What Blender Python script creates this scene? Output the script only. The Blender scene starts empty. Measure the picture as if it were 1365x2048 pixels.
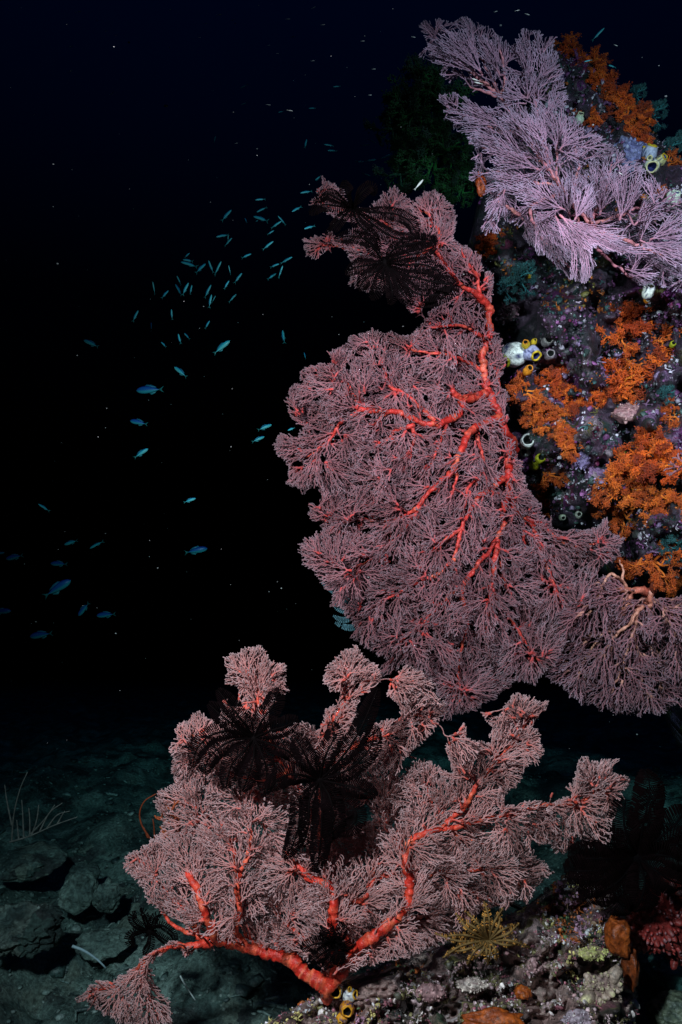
import bpy, math, random
import numpy as np
from mathutils import Vector, Matrix

# ------------------------------------------------------------------ camera, water, strobes
S = bpy.context.scene
COL = S.collection
K = 0.767 / 1024.0          # tangent per photograph pixel
CAMZ = 1.3
cam_data = bpy.data.cameras.new("camera")
cam = bpy.data.objects.new("camera", cam_data); COL.objects.link(cam)
cam.location = (0, 0, CAMZ); cam.rotation_euler = (math.radians(90), 0, 0)
cam_data.sensor_fit = 'VERTICAL'; cam_data.angle = 2 * math.atan(0.767)
cam_data.clip_start = 0.02; cam_data.clip_end = 400
S.camera = cam
S.view_settings.view_transform = 'Standard'; S.view_settings.look = 'None'
S.view_settings.exposure = 0.0; S.view_settings.gamma = 1.0

W = bpy.data.worlds.new("World"); S.world = W; W.use_nodes = True
wn = W.node_tree.nodes; wl = W.node_tree.links; wn.clear()
w_out = wn.new("ShaderNodeOutputWorld"); w_bg = wn.new("ShaderNodeBackground")
w_tc = wn.new("ShaderNodeTexCoord"); w_sep = wn.new("ShaderNodeSeparateXYZ"); w_rmp = wn.new("ShaderNodeValToRGB")
wl.new(w_tc.outputs["Generated"], w_sep.inputs[0]); wl.new(w_sep.outputs["Z"], w_rmp.inputs[0])
e = w_rmp.color_ramp.elements
e[0].position = 0.10; e[0].color = (0.0, 0.0001, 0.0003, 1)
e[1].position = 1.0; e[1].color = (0.001, 0.012, 0.05, 1)
el = w_rmp.color_ramp.elements.new(0.30); el.color = (0.0, 0.0002, 0.0012, 1)
el = w_rmp.color_ramp.elements.new(0.62); el.color = (0.0, 0.0012, 0.009, 1)
wl.new(w_rmp.outputs[0], w_bg.inputs[0]); w_bg.inputs[1].default_value = 1.0
wl.new(w_bg.outputs[0], w_out.inputs[0])

def strobe(name, loc, aim, power, col, angle, size=0.06):
    l = bpy.data.lights.new(name, 'SPOT'); l.energy = power; l.color = col
    l.spot_size = math.radians(angle); l.spot_blend = 0.9; l.shadow_soft_size = size
    o = bpy.data.objects.new(name, l); COL.objects.link(o); o.location = loc
    o.rotation_euler = (Vector(aim) - Vector(loc)).to_track_quat('-Z', 'Y').to_euler()
    return o
strobe("strobe", (0.80, 0.12, 2.25), (0.95, 2.3, 1.85), 305, (1.0, 0.58, 0.70), 82)
strobe("strobe", (-0.60, 0.10, 1.85), (0.30, 2.0, 0.88), 345, (1.0, 0.59, 0.64), 98)

# the water itself: clear, it swallows red first and scatters a trace of blue
def water_body():
    me = bpy.data.meshes.new("haze"); x, y0, y1, z0, z1 = 62.0, -3.0, 66.0, -17.0, 5.0
    v = [(-x, y0, z0), (x, y0, z0), (x, y1, z0), (-x, y1, z0), (-x, y0, z1), (x, y0, z1), (x, y1, z1), (-x, y1, z1)]
    me.from_pydata(v, [], [(0, 3, 2, 1), (4, 5, 6, 7), (0, 1, 5, 4), (1, 2, 6, 5), (2, 3, 7, 6), (3, 0, 4, 7)])
    m = bpy.data.materials.new("water"); m.use_nodes = True; nt = m.node_tree; nt.nodes.clear()
    o_ = nt.nodes.new("ShaderNodeOutputMaterial"); pv = nt.nodes.new("ShaderNodeVolumePrincipled")
    pv.inputs["Density"].default_value = WATER_DENSITY
    pv.inputs["Color"].default_value = WATER_SCATTER; pv.inputs["Absorption Color"].default_value = WATER_ABSORB
    nt.links.new(pv.outputs[0], o_.inputs["Volume"]); me.materials.append(m)
    o = bpy.data.objects.new("haze", me); COL.objects.link(o); o["kind"] = "stuff"; o["label"] = "dark blue sea water filling the whole view"; return o
WATER_DENSITY = 0.20
WATER_SCATTER = (0.0, 0.0, 0.0, 1); WATER_ABSORB = (0.0, 0.62, 0.60, 1)
water_body()

# ------------------------------------------------------------------ numeric helpers
rng = np.random.default_rng(11)
random.seed(5)

def hash3(ix, iy, iz, seed):
    h = (ix * 374761393 + iy * 668265263 + iz * 2147483647 + seed * 1274126177) & 0xFFFFFFFF
    h = ((h ^ (h >> 13)) * 1274126177) & 0xFFFFFFFF
    h = ((h ^ (h >> 16)) * 2246822519) & 0xFFFFFFFF
    return ((h ^ (h >> 15)) & 0xFFFF) / 65535.0

def vnoise(x, y, z, seed=0):
    x, y, z = np.broadcast_arrays(np.asarray(x, float), np.asarray(y, float), np.asarray(z, float))
    ix = np.floor(x).astype(np.int64); iy = np.floor(y).astype(np.int64); iz = np.floor(z).astype(np.int64)
    fx = x - ix; fy = y - iy; fz = z - iz
    fx = fx * fx * (3 - 2 * fx); fy = fy * fy * (3 - 2 * fy); fz = fz * fz * (3 - 2 * fz)
    r = 0
    for dx in (0, 1):
        for dy in (0, 1):
            for dz in (0, 1):
                w = (fx if dx else 1 - fx) * (fy if dy else 1 - fy) * (fz if dz else 1 - fz)
                r = r + w * hash3(ix + dx, iy + dy, iz + dz, seed)
    return r * 2 - 1

def fbm(x, y, z, oct=4, seed=0, gain=0.5):
    a = 1.0; r = 0.0; f = 1.0
    for i in range(oct):
        r = r + a * vnoise(x * f + 13.1 * i, y * f + 7.7 * i, z * f + 3.3 * i, seed + i)
        a *= gain; f *= 2.03
    return r

def P(px, py, d):
    """a point of the place, given where the camera sees it and how far away it stands"""
    px = np.asarray(px, float); py = np.asarray(py, float); d = np.asarray(d, float) + 0 * px
    return np.stack([(px - 682.5) * K * d, d, CAMZ - (py - 1024) * K * d], -1)

def in_poly(x, y, poly):
    x = np.asarray(x, float); y = np.asarray(y, float)
    r = np.zeros(x.shape, bool); n = len(poly)
    for i in range(n):
        x0, y0 = poly[i]; x1, y1 = poly[(i + 1) % n]
        if y0 == y1: continue
        c = ((y0 > y) != (y1 > y)) & (x < (x1 - x0) * (y - y0) / (y1 - y0) + x0)
        r ^= c
    return r

def edge_dist(x, y, poly):
    x = np.asarray(x, float); y = np.asarray(y, float)
    best = np.full(x.shape, 1e9); n = len(poly)
    for i in range(n):
        x0, y0 = poly[i]; x1, y1 = poly[(i + 1) % n]
        dx, dy = x1 - x0, y1 - y0; L = dx * dx + dy * dy + 1e-9
        t = np.clip(((x - x0) * dx + (y - y0) * dy) / L, 0, 1)
        best = np.minimum(best, np.hypot(x - x0 - t * dx, y - y0 - t * dy))
    return best

def smooth(pts, step=6.0):
    """Catmull-Rom through control points of any dimension, resampled at about step px"""
    p = np.array(pts, float)
    if len(p) < 2: return p
    q = np.vstack([2 * p[0] - p[1], p, 2 * p[-1] - p[-2]])
    out = []
    for i in range(1, len(q) - 2):
        n = max(2, int(np.linalg.norm((q[i + 1] - q[i])[:2]) / step))
        t = np.linspace(0, 1, n, endpoint=False)[:, None]
        a, b, c, d = q[i - 1], q[i], q[i + 1], q[i + 2]
        out.append(0.5 * ((2 * b) + (c - a) * t + (2 * a - 5 * b + 4 * c - d) * t ** 2 + (3 * b - a - 3 * c + d) * t ** 3))
    out.append(p[-1][None])
    return np.vstack(out)

# ------------------------------------------------------------------ mesh helpers
def mesh_from(name, V, F, mat, parent=None, cols=None, smooth_shade=True, link=True):
    """V (n,3); F a list of arrays, each (m,3) or (m,4)"""
    V = np.asarray(V, np.float32)
    F = [np.asarray(f, np.int32) for f in (F if isinstance(F, list) else [F]) if len(f)]
    me = bpy.data.meshes.new(name)
    me.vertices.add(len(V)); me.vertices.foreach_set("co", V.ravel())
    nl = sum(f.size for f in F); npoly = sum(len(f) for f in F)
    me.loops.add(nl); me.polygons.add(npoly)
    me.loops.foreach_set("vertex_index", np.concatenate([f.ravel() for f in F]))
    tot = np.concatenate([np.full(len(f), f.shape[1], np.int32) for f in F])
    me.polygons.foreach_set("loop_start", np.concatenate([[0], np.cumsum(tot)[:-1]]).astype(np.int32))
    me.polygons.foreach_set("loop_total", tot)
    if smooth_shade: me.polygons.foreach_set("use_smooth", np.ones(npoly, bool))
    if cols is not None:
        c = np.asarray(cols, np.float32)
        if c.shape[1] == 3: c = np.hstack([c, np.ones((len(c), 1), np.float32)])
        a = me.color_attributes.new("Col", 'FLOAT_COLOR', 'POINT'); a.data.foreach_set("color", c.ravel())
    me.update(calc_edges=True); me.validate()
    me.materials.append(mat)
    o = bpy.data.objects.new(name, me)
    if link: COL.objects.link(o)
    if parent is not None: put_under(o, parent)
    return o

def put_under(o, parent):
    o.parent = parent
    o.matrix_parent_inverse = (Matrix.Translation(parent.location) @ parent.rotation_euler.to_matrix().to_4x4() if not parent.parent else world_of(parent)).inverted()

def world_of(o):
    m = o.matrix_basis.copy()
    while o.parent is not None:
        m = o.parent.matrix_basis @ o.matrix_parent_inverse @ m if False else (o.parent.matrix_basis @ o.matrix_parent_inverse) @ m
        o = o.parent
    return m

def tag(o, label, cat, group=None, kind=None):
    if label: o["label"] = label
    if cat: o["category"] = cat
    if group: o["group"] = group
    if kind: o["kind"] = kind
    return o

def thing(name, label, cat, loc, group=None):
    o = bpy.data.objects.new(name, None); COL.objects.link(o)
    o.location = tuple(float(v) for v in loc); o.empty_display_size = 0.05
    return tag(o, label, cat, group)

class Buf:
    """gathers pieces of one mesh"""
    def __init__(s): s.V = []; s.F3 = []; s.F4 = []; s.C = []; s.n = 0
    def add(s, V, F, C):
        V = np.asarray(V, float); F = np.asarray(F, np.int64)
        C = np.asarray(C, float)
        if C.ndim == 1: C = np.tile(C, (len(V), 1))
        if F.shape[1] == 4: s.F4.append(F + s.n)
        else: s.F3.append(F + s.n)
        s.V.append(V); s.C.append(C); s.n += len(V)
    def build(s, name, mat, parent=None, **kw):
        F = []
        if s.F3: F.append(np.vstack(s.F3))
        if s.F4: F.append(np.vstack(s.F4))
        return mesh_from(name, np.vstack(s.V), F, mat, parent, np.vstack(s.C), **kw)

def tube(buf, pts, rad, col, k=6, flat=1.0, normal=None, ridge=None, cap=True):
    """swept tube; pts (n,3) world, rad (n,), col (n,3); ridge: colour of the two crests facing along normal"""
    pts = np.asarray(pts, float); n = len(pts)
    if n < 2: return
    rad = np.broadcast_to(np.asarray(rad, float), (n,)); col = np.broadcast_to(np.asarray(col, float), (n, 3))
    t = np.gradient(pts, axis=0); t /= np.linalg.norm(t, axis=1, keepdims=True) + 1e-12
    nn = np.array([0, -1.0, 0.02]) if normal is None else np.asarray(normal, float)
    b = np.cross(t, nn); L = np.linalg.norm(b, axis=1, keepdims=True)
    b = np.where(L < 1e-3, np.array([1.0, 0, 0]), b / np.maximum(L, 1e-9)); m = np.cross(b, t)
    a = np.arange(k) * 2 * math.pi / k
    ca, sa = np.cos(a), np.sin(a)
    V = pts[:, None] + rad[:, None, None] * (ca[None, :, None] * b[:, None] + flat * sa[None, :, None] * m[:, None])
    C = np.repeat(col[:, None], k, 1).copy()
    if ridge is not None:
        rc = np.broadcast_to(np.asarray(ridge, float), (n, 3)); w = (np.abs(sa) ** 2)[None, :, None]
        C = C * (1 - w) + rc[:, None] * w
    i = np.arange(n - 1)[:, None] * k; j = np.arange(k)[None]; j2 = (j + 1) % k
    F = np.stack([i + j, i + j2, i + k + j2, i + k + j], -1).reshape(-1, 4)
    buf.add(V.reshape(-1, 3), F, C.reshape(-1, 3))
    if cap:
        base = buf.n - n * k
        tip = pts[-1] + t[-1] * rad[-1] * 0.7
        buf.V.append(tip[None]); buf.C.append(col[-1][None]); buf.n += 1
        e0 = base + (n - 1) * k
        buf.F3.append(np.stack([e0 + np.arange(k), e0 + (np.arange(k) + 1) % k, np.full(k, buf.n - 1)], -1))

def ico(sub=1):
    import bmesh
    bm = bmesh.new(); bmesh.ops.create_icosphere(bm, subdivisions=sub, radius=1.0)
    V = np.array([v.co[:] for v in bm.verts]); F = np.array([[v.index for v in f.verts] for f in bm.faces]); bm.free()
    return V, F
ICO1 = ico(1); ICO2 = ico(2); ICO3 = ico(3); ICO4 = ico(4); ICO5 = ico(5)

def lathe(prof, k=20):
    """prof list of (r, z) -> V, F around z"""
    prof = np.array(prof, float); n = len(prof)
    a = np.arange(k) * 2 * math.pi / k
    V = np.stack([prof[:, 0:1] * np.cos(a), prof[:, 0:1] * np.sin(a), np.repeat(prof[:, 1:2], k, 1)], -1).reshape(-1, 3)
    i = np.arange(n - 1)[:, None] * k; j = np.arange(k)[None]; j2 = (j + 1) % k
    return V, np.stack([i + j, i + j2, i + k + j2, i + k + j], -1).reshape(-1, 4)

def frame(axis):
    a = Vector(axis).normalized()
    return np.array(a.to_track_quat('Z', 'X').to_matrix())

# ------------------------------------------------------------------ materials
def new_mat(name):
    m = bpy.data.materials.new(name); m.use_nodes = True
    nt = m.node_tree; b = nt.nodes["Principled BSDF"]
    return m, nt, b

def vcol_mat(name, rough=0.6, spec=0.3, mottle=0.25, mscale=60.0, bump=0.0, bscale=300.0, bdist=0.002, sheen=0.0, sss=0.0, coat=0.0):
    m, nt, b = new_mat(name); N = nt.nodes.new; L = nt.links.new
    at = N("ShaderNodeAttribute"); at.attribute_name = "Col"
    tc = N("ShaderNodeTexCoord")
    nz = N("ShaderNodeTexNoise"); nz.inputs["Scale"].default_value = mscale; nz.inputs["Detail"].default_value = 4
    L(tc.outputs["Object"], nz.inputs["Vector"])
    mr = N("ShaderNodeMapRange"); mr.inputs["To Min"].default_value = 1 - mottle * 1.6; mr.inputs["To Max"].default_value = 1 + mottle * 1.6
    mr.inputs["From Min"].default_value = 0.25; mr.inputs["From Max"].default_value = 0.75
    L(nz.outputs["Fac"], mr.inputs["Value"])
    mx = N("ShaderNodeVectorMath"); mx.operation = 'SCALE'
    L(at.outputs["Color"], mx.inputs[0]); L(mr.outputs[0], mx.inputs["Scale"])
    L(mx.outputs[0], b.inputs["Base Color"])
    b.inputs["Roughness"].default_value = rough; b.inputs["Specular IOR Level"].default_value = spec
    if sheen: b.inputs["Sheen Weight"].default_value = sheen
    if coat: b.inputs["Coat Weight"].default_value = coat; b.inputs["Coat Roughness"].default_value = 0.15
    if bump:
        n2 = N("ShaderNodeTexNoise"); n2.inputs["Scale"].default_value = bscale; n2.inputs["Detail"].default_value = 3
        L(tc.outputs["Object"], n2.inputs["Vector"])
        bp = N("ShaderNodeBump"); bp.inputs["Strength"].default_value = bump; bp.inputs["Distance"].default_value = bdist
        L(n2.outputs["Fac"], bp.inputs["Height"]); L(bp.outputs[0], b.inputs["Normal"])
    return m

M_STEM = vcol_mat("gorgonian_stem", 0.42, 0.5, 0.35, 90, 0.7, 260, 0.003)
M_TWIG = vcol_mat("gorgonian_twig", 0.8, 0.08, 0.26, 16)
M_FEATHER = vcol_mat("feather_star", 0.75, 0.03, 0.3, 80)
M_SOFT = vcol_mat("soft_coral", 0.65, 0.25, 0.30, 40, sheen=0.1)
M_CRUST = vcol_mat("crust", 0.42, 0.5, 0.45, 120, 0.6, 300, 0.003)
M_SQUIRT = vcol_mat("sea_squirt", 0.5, 0.35, 0.32, 110, 0.2, 200, 0.002)
M_FISH = vcol_mat("fish_scale", 0.35, 0.5, 0.12, 120)
M_WEED = vcol_mat("weed", 0.6, 0.3, 0.3, 60)

def rock_mat(name, stops, scale, crust_cols, speck=(0.75, 0.66, 0.74), speck_amt=0.7, bump=0.9, wet=0.4):
    """encrusted rock: base ramp by noise, patches of crust by voronoi cells, pale specks"""
    m, nt, b = new_mat(name); N = nt.nodes.new; L = nt.links.new
    geo = N("ShaderNodeTexCoord")
    def noise(s, det=6, rough=0.6, dist=0.0):
        n = N("ShaderNodeTexNoise"); n.inputs["Scale"].default_value = s; n.inputs["Detail"].default_value = det
        n.inputs["Roughness"].default_value = rough; n.inputs["Distortion"].default_value = dist
        L(geo.outputs["Object"], n.inputs["Vector"]); return n
    def ramp(sts, const=False):
        r = N("ShaderNodeValToRGB"); cr = r.color_ramp
        if const: cr.interpolation = 'CONSTANT'
        while len(cr.elements) < len(sts): cr.elements.new(0.5)
        for el_, (p, c) in zip(cr.elements, sts): el_.position = p; el_.color = (*c, 1)
        return r
    n1 = noise(scale, 8, 0.65); r1 = ramp(stops); L(n1.outputs["Fac"], r1.inputs[0])
    # distorted voronoi cells of crust
    nd = noise(scale * 2.5, 3)
    add = N("ShaderNodeVectorMath"); add.operation = 'MULTIPLY_ADD'
    L(nd.outputs["Color"], add.inputs[0]); add.inputs[1].default_value = (0.16,) * 3; L(geo.outputs["Object"], add.inputs[2])
    v = N("ShaderNodeTexVoronoi"); v.inputs["Scale"].default_value = scale * 2.4; L(add.outputs[0], v.inputs["Vector"])
    hs = N("ShaderNodeSeparateColor"); L(v.outputs["Color"], hs.inputs[0])
    k = len(crust_cols); rc = ramp([(i / k, c) for i, c in enumerate(crust_cols)], True); L(hs.outputs[0], rc.inputs[0])
    msk = noise(scale * 0.9, 5); mr = N("ShaderNodeMapRange"); mr.inputs["From Min"].default_value = 0.50; mr.inputs["From Max"].default_value = 0.60
    L(msk.outputs["Fac"], mr.inputs["Value"])
    mix = N("ShaderNodeMix"); mix.data_type = 'RGBA'
    L(mr.outputs[0], mix.inputs["Factor"]); L(r1.outputs[0], mix.inputs["A"]); L(rc.outputs[0], mix.inputs["B"])
    # pale specks
    v2 = N("ShaderNodeTexVoronoi"); v2.inputs["Scale"].default_value = scale * 14; L(geo.outputs["Object"], v2.inputs["Vector"])
    lt = N("ShaderNodeMapRange"); lt.inputs["From Min"].default_value = 0.34; lt.inputs["From Max"].default_value = 0.24; L(v2.outputs["Distance"], lt.inputs["Value"])
    ms = noise(scale * 1.6, 5); mm = N("ShaderNodeMapRange"); mm.inputs["From Min"].default_value = 0.56; mm.inputs["From Max"].default_value = 0.66; L(ms.outputs["Fac"], mm.inputs["Value"])
    mu = N("ShaderNodeMath"); mu.operation = 'MULTIPLY'; L(lt.outputs[0], mu.inputs[0]); L(mm.outputs[0], mu.inputs[1])
    mu2 = N("ShaderNodeMath"); mu2.operation = 'MULTIPLY'; L(mu.outputs[0], mu2.inputs[0]); mu2.inputs[1].default_value = speck_amt
    mix2 = N("ShaderNodeMix"); mix2.data_type = 'RGBA'
    L(mu2.outputs[0], mix2.inputs["Factor"]); L(mix.outputs["Result"], mix2.inputs["A"]); mix2.inputs["B"].default_value = (*speck, 1)
    # fine mottling of the pigment
    nf = noise(scale * 18, 4); mf = N("ShaderNodeMapRange"); mf.inputs["From Min"].default_value = 0.3; mf.inputs["From Max"].default_value = 0.7
    mf.inputs["To Min"].default_value = 0.35; mf.inputs["To Max"].default_value = 1.5; L(nf.outputs["Fac"], mf.inputs["Value"])
    sc = N("ShaderNodeVectorMath"); sc.operation = 'SCALE'; L(mix2.outputs["Result"], sc.inputs[0]); L(mf.outputs[0], sc.inputs["Scale"])
    L(sc.outputs[0], b.inputs["Base Color"])
    b.inputs["Roughness"].default_value = 0.55; b.inputs["Specular IOR Level"].default_value = wet
    nb = noise(scale * 9, 8, 0.7); bp = N("ShaderNodeBump"); bp.inputs["Strength"].default_value = bump; bp.inputs["Distance"].default_value = 0.02
    L(nb.outputs["Fac"], bp.inputs["Height"]); L(bp.outputs[0], b.inputs["Normal"])
    return m

M_REEF = rock_mat("reef_rock", [(0.30, (0.006, 0.010, 0.012)), (0.45, (0.035, 0.035, 0.04)), (0.58, (0.11, 0.06, 0.10)), (0.75, (0.22, 0.16, 0.20))], 6.0,
                  [(0.22, 0.05, 0.20), (0.05, 0.09, 0.08), (0.40, 0.22, 0.42), (0.20, 0.02, 0.07), (0.12, 0.11, 0.03), (0.36, 0.27, 0.30), (0.03, 0.05, 0.05), (0.12, 0.07, 0.09)])
M_MOUND = rock_mat("boulder_rock", [(0.32, (0.012, 0.014, 0.012)), (0.44, (0.13, 0.09, 0.08)), (0.52, (0.46, 0.28, 0.26)), (0.64, (0.74, 0.56, 0.50))], 6.0,
                   [(0.52, 0.28, 0.30), (0.16, 0.15, 0.05), (0.56, 0.40, 0.40), (0.05, 0.045, 0.03), (0.56, 0.50, 0.22), (0.34, 0.13, 0.17), (0.07, 0.13, 0.07), (0.70, 0.58, 0.58)], speck_amt=0.8)
M_BED = rock_mat("seabed_sand", [(0.30, (0.008, 0.016, 0.016)), (0.44, (0.05, 0.085, 0.08)), (0.56, (0.16, 0.24, 0.21)), (0.72, (0.34, 0.44, 0.40))], 5.0,
                 [(0.05, 0.09, 0.08), (0.12, 0.16, 0.14), (0.04, 0.05, 0.05), (0.14, 0.18, 0.15)], speck=(0.4, 0.5, 0.46), speck_amt=0.6)

# ------------------------------------------------------------------ seabed, reef slope, boulder
def grid_faces(ny, nx):
    i = np.arange(ny - 1)[:, None] * nx; j = np.arange(nx - 1)[None]
    return np.stack([i + j, i + j + 1, i + nx + j + 1, i + nx + j], -1).reshape(-1, 4)

def seabed_z(x, y):
    z = 0.10 * fbm(x * 1.1, y * 1.1, 0.3, 4, 3) + 0.055 * fbm(x * 4.5, y * 4.5, 0.7, 4, 21, 0.6)
    z = z + 0.05 * np.clip(fbm(x * 2.1 + 4, y * 2.1, 5.0, 2, 9), 0, 1)
    z = z - 0.10 - 0.24 * np.log1p(np.exp((y - 2.9) * 1.5)) / 1.5 + 0.012 * fbm(x * 26, y * 26, 1.1, 2, 31)
    return z
u = np.linspace(-1, 1, 460); v = np.linspace(0, 1, 420)
gx = np.sign(u) * (np.abs(u) * 2.6 + 30 * np.abs(u) ** 5); gy = 0.4 + 4.2 * v + 60 * v ** 5
X, Y = np.meshgrid(gx, gy)
bed = mesh_from("seabed", np.stack([X, Y, seabed_z(X, Y)], -1).reshape(-1, 3), grid_faces(len(gy), len(gx))[:, ::-1], M_BED)
bed["kind"] = "structure"

REEF_POLY = [(1098, 70), (1130, 84), (1180, 108), (1220, 148), (1255, 190), (1292, 240), (1330, 288), (1380, 325), (1480, 420), (1700, 560), (1900, 800), (1950, 1300),
             (1800, 1750), (1600, 1760), (1520, 1500), (1470, 1300), (1400, 1225), (1365, 1200), (1330, 1190), (1280, 1190), (1245, 1160), (1235, 1080), (1200, 1062), (1140, 1062), (1090, 1055), (1055, 1020),
             (1030, 940), (1000, 840), (985, 760), (980, 680), (970, 600), (955, 520), (945, 460), (955, 400), (995, 340), (1035, 270), (1055, 200), (1078, 120)]
def reef_depth0(px, py):
    return 2.42 - 0.00055 * np.clip(px - 1000, 0, 450) + 0.0010 * np.clip(520 - py, 0, 600) + 0.0009 * np.clip(py - 1000, 0, 300)
def reef_depth(px, py):
    px = np.asarray(px, float); py = np.asarray(py, float)
    d = edge_dist(px, py, REEF_POLY); R = 150.0
    t = np.clip(d / R, 0, 1); back = 0.42 * (1 - np.sqrt(np.clip(1 - (1 - t) ** 2, 0, 1)))
    D = reef_depth0(px, py) + back
    n = 0.17 * fbm(px / 110, py / 110, 2.0, 3, 5) - 0.30 * np.exp(-((px - 1262 - (py - 890) * 0.35) / 20) ** 2 - ((py - 890) / 42) ** 2) - 0.25 * np.exp(-((px - 1100) / 110) ** 2 - ((py - 505) / 40) ** 2) + 0.10 * fbm(px / 42, py / 42, 4.0, 3, 15) + 0.030 * fbm(px / 14, py / 14, 1.0, 3, 25, 0.6)
    n = n - 0.05 * np.clip(1 - np.abs(vnoise(px / 55, py / 55, 8.0, 77)) * 3, 0, 1) * -1.0
    return D - n * np.clip(d / 40, 0.15, 1)

def relief(name, poly, depth, mat, step, ext_back=0.9, xmax=1500, drop=0.0):
    """a rock face: inside the outline a displaced front, and from its rim a back that closes behind it"""
    xs = [p[0] for p in poly]; ys = [p[1] for p in poly]
    gx_ = np.arange(min(xs) - step, max(xs) + step * 2, step); gy_ = np.arange(min(ys) - step, max(ys) + step * 2, step)
    gx_ = np.concatenate([gx_[gx_ < xmax], np.arange(xmax, max(xs) + 24, 14)]) if max(xs) > xmax else gx_
    PX, PY = np.meshgrid(gx_, gy_)
    jx = PX; jy = PY
    ins = in_poly(jx, jy, poly); D = depth(jx, jy)
    V = P(jx, jy, D).reshape(-1, 3)
    F = grid_faces(len(gy_), len(gx_)); ok = ins.reshape(-1)[F].all(1); F = F[ok]
    used = np.unique(F); remap = -np.ones(len(V), int); remap[used] = np.arange(len(used)); F = remap[F]; V = V[used]
    # rim edges -> swept back
    E = np.vstack([F[:, [0, 1]], F[:, [1, 2]], F[:, [2, 3]], F[:, [3, 0]]])
    key = np.sort(E, 1); uq, idx, cnt = np.unique(key, axis=0, return_index=True, return_counts=True)
    rim = E[idx[cnt == 1]]; rv = np.unique(rim); c = V.mean(0)
    layers = [V]; prev = {int(q): int(q) for q in rv}; n = len(V); quads = []
    for s, shrink in ((0.35, 0.97), (0.7, 0.85), (1.0, 0.5)):
        nv = V[rv].copy(); nv[:, 1] += ext_back * s; nv[:, 2] -= drop * s; nv[:, 0] = c[0] + (nv[:, 0] - c[0]) * shrink; nv[:, 2] = c[2] + (nv[:, 2] - c[2]) * shrink
        nv += 0.04 * np.stack([vnoise(nv[:, 0] * 5, nv[:, 1] * 5, nv[:, 2] * 5, 3 + q_) for q_ in range(3)], -1)
        cur = {int(q): n + i for i, q in enumerate(rv)}
        quads.append(np.array([[prev[int(b_)], prev[int(a_)], cur[int(a_)], cur[int(b_)]] for a_, b_ in rim]))
        layers.append(nv); n += len(nv); prev = cur
    return mesh_from(name, np.vstack(layers), [np.vstack([F[:, ::-1]] + [q_[:, ::-1] for q_ in quads])], mat)

reef = relief("reef_slope", REEF_POLY, reef_depth, M_REEF, 4.0, 1.1); reef["kind"] = "structure"

MOUND_POLY = [(330, 2340), (400, 2130), (470, 2075), (560, 2030), (610, 2000), (645, 1978), (690, 1955), (740, 1938), (800, 1915), (870, 1888), (930, 1862), (1000, 1838), (1060, 1805), (1105, 1770), (1140, 1745), (1190, 1735),
              (1225, 1760), (1252, 1830), (1268, 1900), (1276, 1990), (1270, 2060), (1280, 2340)]
def mound_depth(px, py):
    px = np.asarray(px, float); py = np.asarray(py, float)
    d = edge_dist(px, py, MOUND_POLY)
    t = np.clip(d / 60, 0, 1); back = 0.12 * (1 - np.sqrt(np.clip(1 - (1 - t) ** 2, 0, 1)))
    D = 1.50 + (2048 - py) * 0.0014 + back
    n = 0.075 * fbm(px / 90, py / 70, 2.0, 3, 45) + 0.055 * fbm(px / 34, py / 28, 4.0, 3, 55, 0.6) + 0.022 * fbm(px / 10, py / 10, 1.0, 2, 65)
    return D - n * np.clip(d / 30, 0.2, 1)
mound = relief("boulder", MOUND_POLY, mound_depth, M_MOUND, 3.5, 0.5, drop=0.55)
mound["kind"] = "structure"

# ------------------------------------------------------------------ sea fans
def lobe(R, root, ang, length, half, sp, rt, tilt, inside, curv, chains, visit, jit=1.0):
    """one fan-shaped spray of forking twigs; root (x, y, depth). Appends (pts (n,3), radii) in px"""
    x0, y0, d0 = root
    start = np.array([x0, y0, d0])
    bow = R.uniform(-0.6, 0.6) * tilt / max(length, 1)
    stack = [(0.0, 0.0, -half, half, start, 1.0)]
    while stack:
        r, th, lo, hi, pt, ls = stack.pop()
        pts = [pt]; mid = (lo + hi) / 2; lim = length * ls * (1 - 0.22 * (mid / half) ** 2)
        n = max(1.0, (hi - lo) * lim / (1.7 * sp)); rad = rt * n ** 0.33
        split_at = sp * R.uniform(1.6, 2.1) / max(hi - lo, 1e-3)
        ph = R.uniform(0, 6.28); am = jit * R.uniform(0.25, 0.6) * sp; fq = R.uniform(0.18, 0.42)
        dead = False
        while True:
            ds = sp * 0.85; r += ds
            th += (mid - th) * 0.34
            a = ang + th + curv * r + am * math.sin(ph + r * fq) / (r + 8)
            x = x0 + r * math.cos(a); y = y0 + r * math.sin(a)
            if r > lim or not inside(x, y): dead = True; break
            p = np.array([x, y, d0 + tilt * r + bow * r * r])
            p[:2] += R.uniform(-0.16, 0.16, 2) * sp * jit
            pts.append(p); visit(x, y)
            if n < 14 and R.random() < 0.22 * jit:
                a2 = a + (1 if R.random() < 0.5 else -1) * R.uniform(0.5, 0.95); l2 = sp * R.uniform(0.9, 1.9)
                q1 = p + np.array([math.cos(a2) * l2 * 0.5, math.sin(a2) * l2 * 0.5, tilt * l2 * 0.5]); a2 += R.uniform(-0.4, 0.4)
                q2 = q1 + np.array([math.cos(a2) * l2 * 0.5, math.sin(a2) * l2 * 0.5, tilt * l2 * 0.5])
                if inside(q2[0], q2[1]): chains.append((np.array([p, q1, q2]), rt, True))
            if r >= split_at and len(pts) > 2: break
        if len(pts) >= 2:
            chains.append((np.array(pts), rad, dead))
        if not dead:
            t = R.uniform(0.30, 0.70); w = hi - lo; m = lo + t * w; g = 0.05 * w if w > 0.35 else 0.0
            big = w > 0.25
            f = (lambda: R.uniform(0.74, 1.06)) if big else (lambda: R.uniform(0.86, 1.04))
            stack.append((r, th, lo, m - g, pts[-1], ls * f())); stack.append((r, th, m + g, hi, pts[-1], ls * f()))
        elif len(pts) < 2 and False:
            pass

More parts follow.
